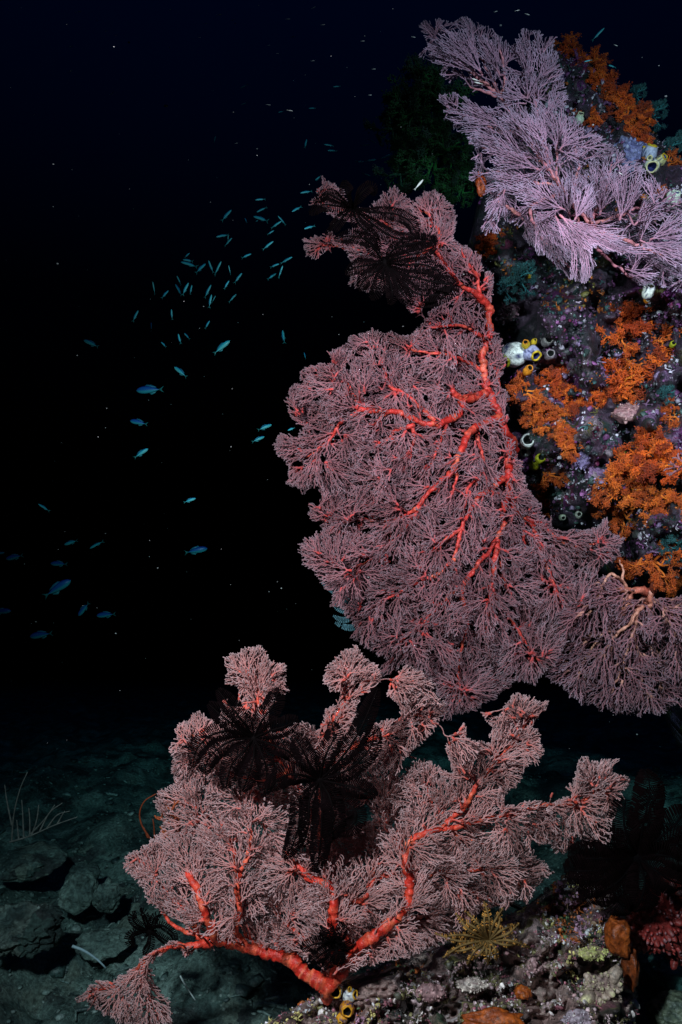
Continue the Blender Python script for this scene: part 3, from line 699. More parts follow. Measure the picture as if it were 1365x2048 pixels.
# --- the fan hanging under the overhang
HANG_POLY = [(1192, 1160), (1215, 1140), (1245, 1172), (1290, 1195), (1340, 1195), (1420, 1185), (1430, 1400), (1365, 1412), (1350, 1405), (1322, 1428), (1290, 1434), (1270, 1415), (1240, 1424), (1200, 1428), (1180, 1410), (1150, 1392), (1105, 1372), (1078, 1340), (1080, 1290), (1110, 1240), (1150, 1195)]
def hang_depth(x, y):
    return 2.22 + 0.02 * math.sin(x / 40) + 0.0005 * (y - 1190)
HANG = [
    ([(1310, 1170, 0.10), (1300, 1186, 0.02), (1285, 1182, 0), (1265, 1180, 0), (1240, 1178, 0)], 12, 10),
    ([(1262, 1182), (1256, 1200), (1248, 1220), (1240, 1236)], 11, 6),
    ([(1302, 1186), (1300, 1205), (1302, 1222)], 12, 5),
    ([(1295, 1200), (1286, 1212), (1272, 1228, -0.05), (1260, 1248, -0.07), (1234, 1268, -0.07), (1210, 1300, -0.06)], 8, 2.2),
    ([(1275, 1228, -0.05), (1270, 1255, -0.07), (1262, 1285, -0.07), (1245, 1330, -0.07), (1235, 1360, -0.06)], 5, 2.2),
    ([(1268, 1240, -0.06), (1272, 1275, -0.07), (1280, 1330, -0.07), (1285, 1370, -0.05)], 4.5, 2.2),
    ([(1256, 1182), (1250, 1168), (1236, 1155, -0.05), (1222, 1148, -0.06), (1205, 1172, -0.07), (1196, 1195, -0.07)], 6, 2.2),
    ([(1246, 1162), (1248, 1140), (1240, 1120)], 4.5, 2.2),
    ([(1302, 1200), (1325, 1210, -0.04), (1345, 1235, -0.06), (1352, 1280, -0.06), (1360, 1340, -0.05)], 5, 2.2),
    ([(1330, 1215), (1365, 1225), (1395, 1240)], 4, 2.2),
    ([(1302, 1222), (1308, 1270), (1315, 1320), (1320, 1370)], 4.5, 2.2),
    ([(1236, 1240), (1205, 1270), (1175, 1310), (1160, 1345)], 4, 2.2),
]
sea_fan("sea_fan", "grey-blue mauve sea fan with pale orange branches hanging below the overhang at right", HANG_POLY, HANG, hang_depth, seed=33, fill=2.2, sp=3.5, rt=0.95, Lr=(60, 110), layer=0.06, proud=0.09, thin=0.62,
        pal=dict(side=(0.22, 0.155, 0.185), ridge=(0.34, 0.10, 0.11), mid=(0.74, 0.32, 0.22), stem=(0.55, 0.09, 0.05), knob=(0.8, 0.35, 0.25)))
# --- a wedge of another fan at the right edge, and sprigs by the lower fan
sea_fan("sea_fan", "small grey mauve sea fan poking in at the right edge of the reef", [(1335, 945), (1352, 905), (1380, 880), (1430, 890), (1430, 950), (1365, 948)],
        [([(1420, 925, 0.10), (1400, 930, 0), (1380, 932, 0), (1360, 936, 0)], 4, 2.2)], lambda x, y: 2.02, seed=37, fill=1.8, sp=4.6, rt=1.3, Lr=(30, 60), pal=dict(side=(0.27, 0.22, 0.26)))
sea_fan("sea_fan", "little rust brown sea fan sprig behind the lower fan at left", [(308, 1600), (330, 1590), (360, 1600), (370, 1700), (330, 1690), (312, 1650)],
        [([(372, 1668, 0.02), (355, 1660, 0), (335, 1645, 0), (318, 1635, 0)], 4, 2.0)], lambda x, y: 1.72, seed=41, fill=0.8, sp=7, rt=1.2, Lr=(30, 60),
        pal=dict(side=(0.30, 0.08, 0.03), ridge=(0.35, 0.08, 0.03), mid=(0.4, 0.08, 0.03)))

# ------------------------------------------------------------------ feather stars
def feather_arm(parent, cpts, width, D0, col, sp=4.0, tint=None, rach=1.6, seed=0, band=None, droop=0.0, tip_taper=0.35):
    """an arm: rachis with two combs of pinnules. cpts (x, y, toward-camera metres)"""
    R = np.random.default_rng(seed)
    c = smooth([(x, y, z) for x, y, z in cpts], 3.0)
    n = len(c); w = P(c[:, 0], c[:, 1], D0 - c[:, 2])
    L = np.concatenate([[0], np.cumsum(np.linalg.norm(np.diff(c[:, :2], axis=0), axis=1))]); tot = L[-1]
    px = K * D0
    b = Buf(); col = np.array(col); pc = np.array(tint if tint is not None else col)
    tube(b, w, np.linspace(rach * 1.4, rach * 0.6, n) * px, col, 5)
    tg = np.gradient(w, axis=0); tg /= np.linalg.norm(tg, axis=1, keepdims=True) + 1e-9
    nn = np.array([0, -1.0, 0.0])
    s = sp * 2.0
    while s < tot - 1:
        f = s / tot
        prof = min(1, 0.18 + f * 3.2) * (1 - max(0, (f - (1 - tip_taper)) / tip_taper) ** 2.2 * 0.8)
        i = min(int(np.searchsorted(L, s)), n - 1)
        sd = np.cross(tg[i], nn); sd /= np.linalg.norm(sd) + 1e-9; up = np.cross(sd, tg[i])
        for sg in (1, -1):
            ln = width * prof * px * R.uniform(0.95, 1.04)
            t = np.linspace(0, 1, 4)[:, None]
            lean = R.uniform(0.22, 0.32)
            q = w[i] + sg * sd * ln * t + tg[i] * ln * lean * t ** 1.5 + up * (ln * 0.25 * (t - 1.4 * t ** 2)) * (1 - droop) - up * droop * ln * 0.6 * t ** 2
            cc = pc if band is None else (np.array(band) if int(s / (sp * 2.2)) % 2 else pc)
            tube(b, q, np.array([1.0, 1.15, 1.4, 1.4]) * px * (1.0 if band is None else 0.8), cc, 3, cap=False)
        s += sp * R.uniform(0.9, 1.1)
    return b.build("arm", M_FEATHER, parent)

def feather_star(label, centre, D, arms, width, col, tint=None, group=None, sp=4.0, seed=0, rach=1.6, disc=9, band=None, lift=0.05, cirri=True, tip_taper=0.35):
    x, y = centre
    t = thing("feather_star", label, "feather star", P(x, y, D), group)
    b = Buf(); V, F = ICO2; pxs = K * D
    Vd = V * np.array([disc, disc * 0.7, disc]) * pxs; Vd += 0.12 * Vd * vnoise(V[:, 0] * 3, V[:, 1] * 3, V[:, 2] * 3, seed)[:, None]
    b.add(Vd + P(x, y, D), F, col); b.build("disc", M_FEATHER, t)
    R = np.random.default_rng(seed)
    if cirri:
        b = Buf()
        for k_ in range(14):
            a = R.uniform(0, 6.28); q = np.array([[x + math.cos(a) * disc * 0.5 * f, y + math.sin(a) * disc * 0.5 * f, 0.0] for f in (1, 2, 3.2)])
            tube(b, P(q[:, 0], q[:, 1], D + np.array([0.0, 0.012, 0.035])), np.array([1.4, 1.1, 0.7]) * pxs, np.array(col), 4)
        b.build("cirri", M_FEATHER, t)
    for k_, a in enumerate(arms):
        pts = [(x, y, 0.0)]
        m = len(a)
        for j, q in enumerate(a):
            f = (j + 1) / m
            z = q[2] if len(q) > 2 else lift * math.sin(min(1, f * 1.15) * 2.6)
            pts.append((q[0], q[1], z))
        feather_arm(t, pts, width * R.uniform(0.88, 1.1), D, col, sp, tint, rach, seed * 31 + k_, band, tip_taper=tip_taper)
    return t
BLK = (0.0025, 0.0018, 0.002); BLT = (0.0030, 0.0014, 0.0018)
feather_star("black feather star with drooping striped arms in the middle of the lower pink fan", (640, 1560), 1.49,
    [[(605, 1592), (598, 1650), (586, 1690), (568, 1716)], [(645, 1610), (642, 1680), (634, 1744)], [(676, 1596), (712, 1622), (706, 1652), (668, 1670)], [(690, 1570), (722, 1578), (752, 1592)], [(620, 1600), (618, 1650), (606, 1692)],
     [(676, 1525), (715, 1470), (742, 1412), (756, 1376)], [(695, 1540), (738, 1500), (752, 1452)], [(650, 1515), (668, 1475), (664, 1445)], [(618, 1525), (600, 1490), (588, 1470)], [(600, 1550), (568, 1552), (538, 1578)], [(660, 1595), (668, 1640), (656, 1684)]],
    21, BLK, BLT, "black feather stars on the sea fans", sp=1.7, seed=1, rach=2.0, disc=13)
feather_star("black feather star with downward hooked arms on the lower pink fan, left of another", (508, 1476), 1.505,
    [[(462, 1462), (420, 1472), (394, 1500), (386, 1534)], [(468, 1480), (434, 1500), (416, 1522), (410, 1548)], [(488, 1502), (464, 1530), (452, 1576)], [(508, 1512), (498, 1550), (486, 1582)], [(524, 1508), (534, 1545), (528, 1592)], [(545, 1490), (576, 1502), (598, 1526)],
     [(482, 1438), (458, 1408), (436, 1380)], [(470, 1452), (440, 1428), (418, 1408)], [(525, 1440), (546, 1412), (558, 1378)], [(540, 1462), (572, 1452), (596, 1438)]],
    19, BLK, BLT, "black feather stars on the sea fans", sp=1.7, seed=2, rach=1.9, disc=11)
feather_star("black feather star with looping arms, upper one on the tall mauve fan", (706, 415), 1.84,
    [[(740, 424), (790, 428), (822, 445), (836, 478)], [(735, 440), (765, 462), (800, 478), (850, 478), (872, 486)], [(680, 400), (655, 388), (628, 402)], [(675, 412), (645, 410), (620, 426)], [(695, 385), (690, 362)], [(720, 390), (742, 372), (752, 388)], [(684, 436), (668, 455), (652, 466)], [(716, 445), (740, 470), (760, 498)]],
    13, BLK, BLT, "black feather stars on the sea fans", sp=1.5, seed=3, rach=1.8, disc=10, lift=0.07)
feather_star("black feather star with a fat curled arm, lower one on the tall mauve fan", (770, 525), 1.83,
    [[(790, 498), (830, 486), (862, 480), (876, 484)], [(800, 515), (840, 505), (872, 495)], [(805, 530), (850, 530), (882, 548), (868, 572)], [(800, 545), (850, 560), (905, 572), (880, 596), (842, 612)], [(795, 550), (830, 585), (870, 590), (905, 575)], [(750, 500), (735, 480), (700, 472), (670, 478)], [(740, 530), (710, 535), (692, 545)], [(750, 545), (730, 560), (718, 578)], [(765, 555), (755, 580), (742, 596)],
     [(780, 560), (785, 590), (780, 608)], [(790, 560), (808, 590), (825, 610)]],
    14, BLK, BLT, "black feather stars on the sea fans", sp=1.5, seed=4, rach=1.8, disc=12, lift=0.07)
feather_star("small black feather star tucked in the fork of the lower fan's trunk", (672, 1888), 1.45,
    [[(650, 1885), (625, 1890), (605, 1900)], [(655, 1900), (635, 1915), (622, 1925)], [(680, 1870), (690, 1850)], [(685, 1885), (698, 1900)], [(670, 1910), (650, 1935)], [(660, 1870), (655, 1850)], [(675, 1905), (680, 1930)], [(655, 1880), (640, 1870)]],
    14, BLK, BLT, "black feather stars on the sea fans", sp=1.8, seed=5, disc=14, lift=0.03)
feather_star("curled black feather star in the shadow at the left under the lower fan", (300, 1862), 1.66,
    [[(275, 1850), (265, 1835), (272, 1825)], [(270, 1865), (258, 1880), (268, 1895)], [(290, 1830), (280, 1818)], [(320, 1850), (345, 1865), (352, 1885)], [(300, 1890), (290, 1910)], [(330, 1880), (360, 1900)], [(310, 1835), (325, 1830)]],
    9, BLK, BLT, "black feather stars on the sea fans", sp=3.0, seed=6, disc=9, lift=0.03)
feather_star("big black feather star with sideways arms above the red soft coral at lower right", (1275, 1715), 1.62,
    [[(1220, 1718), (1170, 1716), (1138, 1705)], [(1220, 1735), (1165, 1742), (1130, 1738)], [(1225, 1748), (1175, 1765), (1140, 1768)], [(1240, 1760), (1200, 1785), (1165, 1800)], [(1250, 1775), (1235, 1800), (1262, 1822)], [(1290, 1760), (1282, 1800), (1266, 1822)], [(1258, 1680), (1248, 1640), (1252, 1600)], [(1295, 1660), (1305, 1610), (1330, 1580)], [(1315, 1680), (1350, 1650), (1375, 1620)],
     [(1320, 1710), (1360, 1720), (1390, 1740)], [(1310, 1740), (1340, 1760), (1370, 1770)], [(1230, 1690), (1195, 1680), (1180, 1690)], [(1285, 1660), (1300, 1580), (1290, 1540)], [(1330, 1690), (1370, 1690), (1400, 1680)]],
    32, (0.002, 0.0015, 0.002), (0.004, 0.0016, 0.002), None, sp=1.9, seed=7, rach=2.0, disc=18, lift=0.06)
GOLD = (0.30, 0.17, 0.05)
ga = []
for k_, (a, L_) in enumerate([(-88, 78), (-104, 66), (-120, 74), (-75, 70), (-58, 62), (-40, 60), (-135, 70), (-150, 84), (-168, 100), (178, 108), (168, 98), (155, 88), (140, 66), (120, 52), (100, 48), (84, 46), (-20, 70), (2, 84), (18, 60), (60, 44)]):
    r_ = math.radians(a); c_ = math.radians(a + (9 if k_ % 2 else -9))
    ga.append([(978 + 0.55 * L_ * math.cos(r_), 1880 + 0.5 * L_ * math.sin(r_)), (978 + L_ * math.cos(c_), 1880 + L_ * math.sin(c_))])
feather_star("golden brown feather star with banded arms spread on the boulder", (978, 1880), 1.56, ga, 6, (0.20, 0.13, 0.05), (0.12, 0.065, 0.018), None, sp=4.2, seed=8, rach=2.4, disc=9, band=(0.62, 0.30, 0.07), lift=0.045)
feather_star("bluish feather star arms dangling behind the tall mauve fan", (735, 1215), 2.12,
    [[(700, 1222), (680, 1218), (668, 1208)], [(705, 1235), (685, 1240), (668, 1232)], [(715, 1250), (695, 1255), (672, 1246)], [(700, 1205), (672, 1185), (645, 1165)]], 6, (0.03, 0.08, 0.10), (0.10, 0.22, 0.26), None, sp=3.2, seed=9, disc=8, cirri=False)

# ------------------------------------------------------------------ orange soft corals
def soft_coral_mesh(name, seed, branches=9, size=1.0, pal=((0.62, 0.14, 0.02), (0.78, 0.24, 0.035), (0.42, 0.07, 0.012)), spikes=9, depth_n=3):
    """a bushy colony: boughs that fork in space and end in tufts of small polyps; axis +z, radius about 1"""
    R = np.random.default_rng(seed); st = Buf(); pol = Buf()
    pal = [np.array(c) for c in pal]
    def tuft(p, d, s, c):
        for k_ in range(spikes):
            v = d * R.uniform(0.1, 1.0) + R.normal(size=3) * 0.62; v /= np.linalg.norm(v) + 1e-9
            l_ = s * R.uniform(0.7, 1.25); sd = np.cross(v, R.normal(size=3)); sd /= np.linalg.norm(sd) + 1e-9; s2 = np.cross(v, sd); w_ = l_ * 0.17
            q = p + R.normal(size=3) * s * 0.45
            V = np.array([q + sd * w_ * 0.5, q - sd * w_ * 0.25 + s2 * w_ * 0.43, q - sd * w_ * 0.25 - s2 * w_ * 0.43, q + v * l_ * 0.7 + sd * w_, q + v * l_ * 0.7 - sd * w_ * 0.5 + s2 * w_ * 0.86, q + v * l_ * 0.7 - sd * w_ * 0.5 - s2 * w_ * 0.86, q + v * l_])
            F = np.array([[0, 1, 4], [0, 4, 3], [1, 2, 5], [1, 5, 4], [2, 0, 3], [2, 3, 5], [3, 4, 6], [4, 5, 6], [5, 3, 6]])
            pol.add(V, F, c * R.uniform(0.75, 1.25))
    def grow(p, d, l_, r_, g, c):
        n = 5; pts = [p]; dd = d.copy()
        for i in range(n):
            dd = dd + R.normal(size=3) * 0.22; dd /= np.linalg.norm(dd); pts.append(pts[-1] + dd * l_ / n)
        pts = np.array(pts)
        tube(st, pts, np.linspace(r_, r_ * 0.7, n + 1), np.minimum(c * np.array([1.35, 1.9, 2.0]), 0.9), 6)
        if g >= 1:
            for i in range(2, n + 1):
                if R.random() < 0.45: tuft(pts[i] + R.normal(size=3) * r_, dd, 0.07 * R.uniform(0.8, 1.2), c)
        if g == depth_n:
            tuft(pts[-1], dd, 0.085, c); tuft(pts[-1] - dd * 0.05, dd, 0.07, c); return
        for k_ in range(R.integers(2, 4)):
            v = dd + R.normal(size=3) * 0.65; v[2] += 0.12; v /= np.linalg.norm(v)
            grow(pts[-1 - (k_ % 2)], v, l_ * R.uniform(0.62, 0.85), r_ * 0.66, g + 1, c * R.uniform(0.88, 1.12))
    for b in range(branches):
        a = b * 2.39996 + R.uniform(-0.3, 0.3); el_ = R.uniform(0.05, 1.3)
        d = np.array([math.cos(a) * math.cos(el_), math.sin(a) * math.cos(el_), math.sin(el_)])
        c = pal[0] * (1 - 0) if R.random() < 0.5 else (pal[1] if R.random() < 0.6 else pal[2])
        grow(np.array([math.cos(a) * 0.1, math.sin(a) * 0.1, 0.0]), d, 0.44 * R.uniform(0.7, 1.15), 0.05, 0, c)
    bs = st.build("boughs", M_SOFT, link=False); po = pol.build("polyps", M_SOFT, link=False)
    return bs.data, po.data
PAL_O = ((0.52, 0.055, 0.005), (0.66, 0.095, 0.008), (0.24, 0.030, 0.005))
PAL_Y = ((0.50, 0.075, 0.006), (0.64, 0.125, 0.010), (0.24, 0.045, 0.006))
PAL_R = ((0.60, 0.075, 0.005), (0.80, 0.135, 0.010), (0.32, 0.035, 0.005))
SOFT = [soft_coral_mesh("soft_coral", 51, 10, pal=PAL_O), soft_coral_mesh("soft_coral", 52, 12, pal=PAL_R), soft_coral_mesh("soft_coral", 53, 8, pal=PAL_Y), soft_coral_mesh("soft_coral", 54, 11, pal=PAL_Y)]
def soft_coral(px, py, rpx, label, proto, rz=0.0, axis=(-0.1, -1, 0.15), D=None, sq=(1, 1, 0.8), group="orange soft corals on the reef wall", lift=0.0):
    d = float(reef_depth(np.array([px]), np.array([py]))[0]) - lift if D is None else D
    t = thing("soft_coral", label, "soft coral", P(px, py, d), group)
    r = rpx * K * d
    q = Vector(axis).to_track_quat('Z', 'Y'); t.rotation_euler = (q @ Matrix.Rotation(rz, 3, 'Z').to_quaternion()).to_euler()
    t.scale = (r * sq[0], r * sq[1], r * sq[2])
    for nm, me in zip(("boughs", "polyps"), SOFT[proto]):
        o = bpy.data.objects.new(nm, me); COL.objects.link(o); o.parent = t
    return t
SC = [
    (1265, 735, 105, "largest flame orange soft coral, sprawling on the right of the reef wall", 1), (1245, 640, 66, "darker orange soft coral just under the lilac fan's drooping edge", 0), (1225, 790, 46, "orange soft coral spur at the lower left of the largest orange colony", 0), (1050, 785, 46, "yellow orange soft coral right beside the red trunk of the tall fan", 2), (1100, 765, 52, "orange soft coral below the white sea squirt pair", 0), (1150, 800, 50, "orange soft coral in the middle of the wall, left of the pink lump", 1), (1085, 830, 44, "amber soft coral directly above the purple tube cluster", 3), (1125, 885, 42, "orange soft coral right of the purple tube cluster", 3), (1095, 950, 40, "amber soft coral under the yellow-green sea squirts", 2), (1085, 1000, 36, "orange soft coral at the wall's lower left edge above the mauve fan", 0), (1235, 950, 72, "broad amber soft coral left of the green lump, low on the wall", 3), (1240, 1020, 60, "orange soft coral hanging at the wall's bottom lip", 2),
    (1320, 925, 72, "bright orange soft coral at the right edge beside the dark gully", 1), (1330, 1010, 60, "amber soft coral at the right edge, low on the wall", 3), (1345, 830, 40, "small orange soft coral at the right edge above the gully", 2),
    (1300, 1120, 66, "dim brown orange soft coral under the overhang above the hanging fan", 2), (1345, 1150, 44, "dim brown orange soft coral at the right edge of the overhang", 3), (1265, 1135, 34, "small dim orange soft coral at the left end of the overhang", 0),
    (1140, 110, 40, "orange soft coral at the very top of the reef ridge", 0), (1190, 150, 44, "orange soft coral second from the top of the ridge", 1), (1215, 195, 52, "orange soft coral midway along the top ridge", 0), (1250, 235, 50, "rusty orange soft coral on the ridge beside the teal hydroids", 1), (1275, 285, 36, "rusty orange soft coral above the yellow rimmed sea squirts", 0), (1180, 240, 34, "small orange soft coral behind the lilac fan's upper edge", 1), (1340, 325, 26, "little orange soft coral at the right edge of the ridge", 2),
    (978, 490, 34, "small red orange soft coral between the mauve and lilac fans", 0), (1318, 385, 18, "tiny orange soft coral left of the pale sea squirt", 2),
]
for k_, (x, y, r, lb, pr) in enumerate(SC):
    soft_coral(x, y, r, lb, pr, rz=k_ * 1.7, lift=0.01, sq=(1, 1, 0.75) if y > 400 else (1, 1, 0.6))
# --- dark green bushy coral in the water behind
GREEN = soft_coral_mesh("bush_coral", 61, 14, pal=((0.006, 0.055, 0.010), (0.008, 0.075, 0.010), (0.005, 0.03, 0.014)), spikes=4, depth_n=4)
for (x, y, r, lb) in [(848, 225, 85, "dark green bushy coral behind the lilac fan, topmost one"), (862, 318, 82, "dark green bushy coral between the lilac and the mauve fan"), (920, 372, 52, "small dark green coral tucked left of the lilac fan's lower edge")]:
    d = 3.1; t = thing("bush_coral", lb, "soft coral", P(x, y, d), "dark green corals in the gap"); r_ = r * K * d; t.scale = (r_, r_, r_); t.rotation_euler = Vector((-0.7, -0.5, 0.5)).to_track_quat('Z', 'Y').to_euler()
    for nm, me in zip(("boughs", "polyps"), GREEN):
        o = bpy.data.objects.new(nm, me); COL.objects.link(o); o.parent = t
# --- teal hydroid tufts on the ridge
TEAL = soft_coral_mesh("hydroid", 63, 9, pal=((0.02, 0.095, 0.10), (0.03, 0.13, 0.13), (0.012, 0.06, 0.065)), spikes=5, depth_n=3)
for (x, y, r, D_, lb) in [(1272, 192, 24, 2.8, "teal feathery hydroid at the top of the ridge row"), (1306, 232, 32, 2.75, "teal feathery hydroid sticking out of the ridge over dark water"), (1340, 300, 28, 2.6, "teal feathery hydroid above the yellow rimmed sea squirts"), (1362, 278, 20, 2.6, "pale teal hydroid at the right edge of the photo"),
                      (1330, 790, 22, 2.2, "dull teal hydroid beside the largest orange coral"), (1040, 560, 40, 2.35, "dark teal hydroid in the shade under the lilac fan"), (1010, 580, 30, 2.34, "dark teal hydroid right of the tall fan's red trunk"),
                      (1330, 1090, 40, 2.25, "dull teal hydroid in the shade under the amber corals")]:
    t = thing("hydroid", lb, "hydroid", P(x, y, D_), "teal hydroids on the reef"); r_ = r * K * D_; t.scale = (r_, r_, r_); t.rotation_euler = Vector((0.5, -0.7, 0.5)).to_track_quat('Z', 'Y').to_euler()
    for nm, me in zip(("boughs", "polyps"), TEAL):
        o = bpy.data.objects.new(nm, me); COL.objects.link(o); o.parent = t

# ------------------------------------------------------------------ sea squirts
def sea_squirt(label, px, py, size, axis, D, body, rim, inside=(0.01, 0.012, 0.01), fat=0.62, mouth=0.36, group="sea squirts on the reef", veins=None, side=True, seed=0):
    """a leathery vase: body with a throat, thick rim round the mouth, smaller side siphon; size is its length in photo px"""
    s = 0.86 * size * K * D; t = thing("sea_squirt", label, "sea squirt", P(px, py, D), group)
    M = frame(axis); o = P(px, py, D); R = np.random.default_rng(seed)
    prof = [(0.02, -0.5), (0.30 * fat / 0.62, -0.48), (fat * 0.82, -0.3), (fat, -0.02), (fat * 0.92, 0.2), (mouth * 1.25, 0.42), (mouth * 1.05, 0.5), (mouth * 0.80, 0.47), (mouth * 0.66, 0.2), (mouth * 0.45, -0.15), (0.01, -0.2)]
    V, F = lathe(prof, 28); nb = 7 * 28
    bend = 0.22 * (V[:, 2] + 0.5) ** 2; V = V.copy(); V[:, 0] += bend * 0.5
    lump = 1 + 0.16 * fbm(V[:, 0] * 2.5, V[:, 1] * 2.5, V[:, 2] * 2.5, 2, seed); V[:nb, :2] *= lump[:nb, None]
    col = np.tile(np.array(body, float), (len(V), 1)); col[nb:] = inside
    if veins is not None:
        w = np.abs(vnoise(V[:, 0] * 4 + 3, V[:, 1] * 4, V[:, 2] * 3, seed + 3)) < 0.10; w[nb:] = False
        col[w] = veins
    top = V[:nb, 2] > 0.48; col[:nb][top] = rim
    b = Buf(); b.add((V * s) @ M.T + o, F, col); b.build("body", M_SQUIRT, t)
    a = np.linspace(0, 2 * math.pi, 33); r_ = mouth * 0.98
    ring = np.stack([r_ * np.cos(a) * (1 + 0.08 * np.sin(3 * a + seed)) + 0.11, r_ * np.sin(a), 0.5 + 0.03 * np.sin(4 * a)], -1)
    b = Buf(); tube(b, (ring * s) @ M.T + o, 0.055 * s, rim, 6, cap=False, normal=M[:, 2]); b.build("rim", M_SQUIRT, t)
    if side:
        q = np.array([[fat * 0.6, 0.1, 0.02], [fat * 1.0, 0.14, 0.12], [fat * 1.22, 0.15, 0.28]])
        b = Buf(); tube(b, (q * s) @ M.T + o, np.array([0.22, 0.19, 0.17]) * s, np.array([body, body, rim]), 12, cap=False)
        a = np.linspace(0, 2 * math.pi, 21); c = q[2]
        rg = np.stack([c[0] + 0.15 * np.cos(a), c[1] + 0.15 * np.sin(a), c[2] + 0 * a], -1)
        tube(b, (rg * s) @ M.T + o, 0.05 * s, rim, 5, cap=False, normal=M[:, 2])
        b.build("side_siphon", M_SQUIRT, t)
    return t
WH = (0.72, 0.76, 0.66); YL = (0.62, 0.42, 0.02); YG = (0.45, 0.45, 0.02); NAVY = (0.02, 0.025, 0.12); ORG = (0.70, 0.24, 0.015)
def rd(x, y, l=0.02): return float(reef_depth(np.array([x]), np.array([y]))[0]) - l
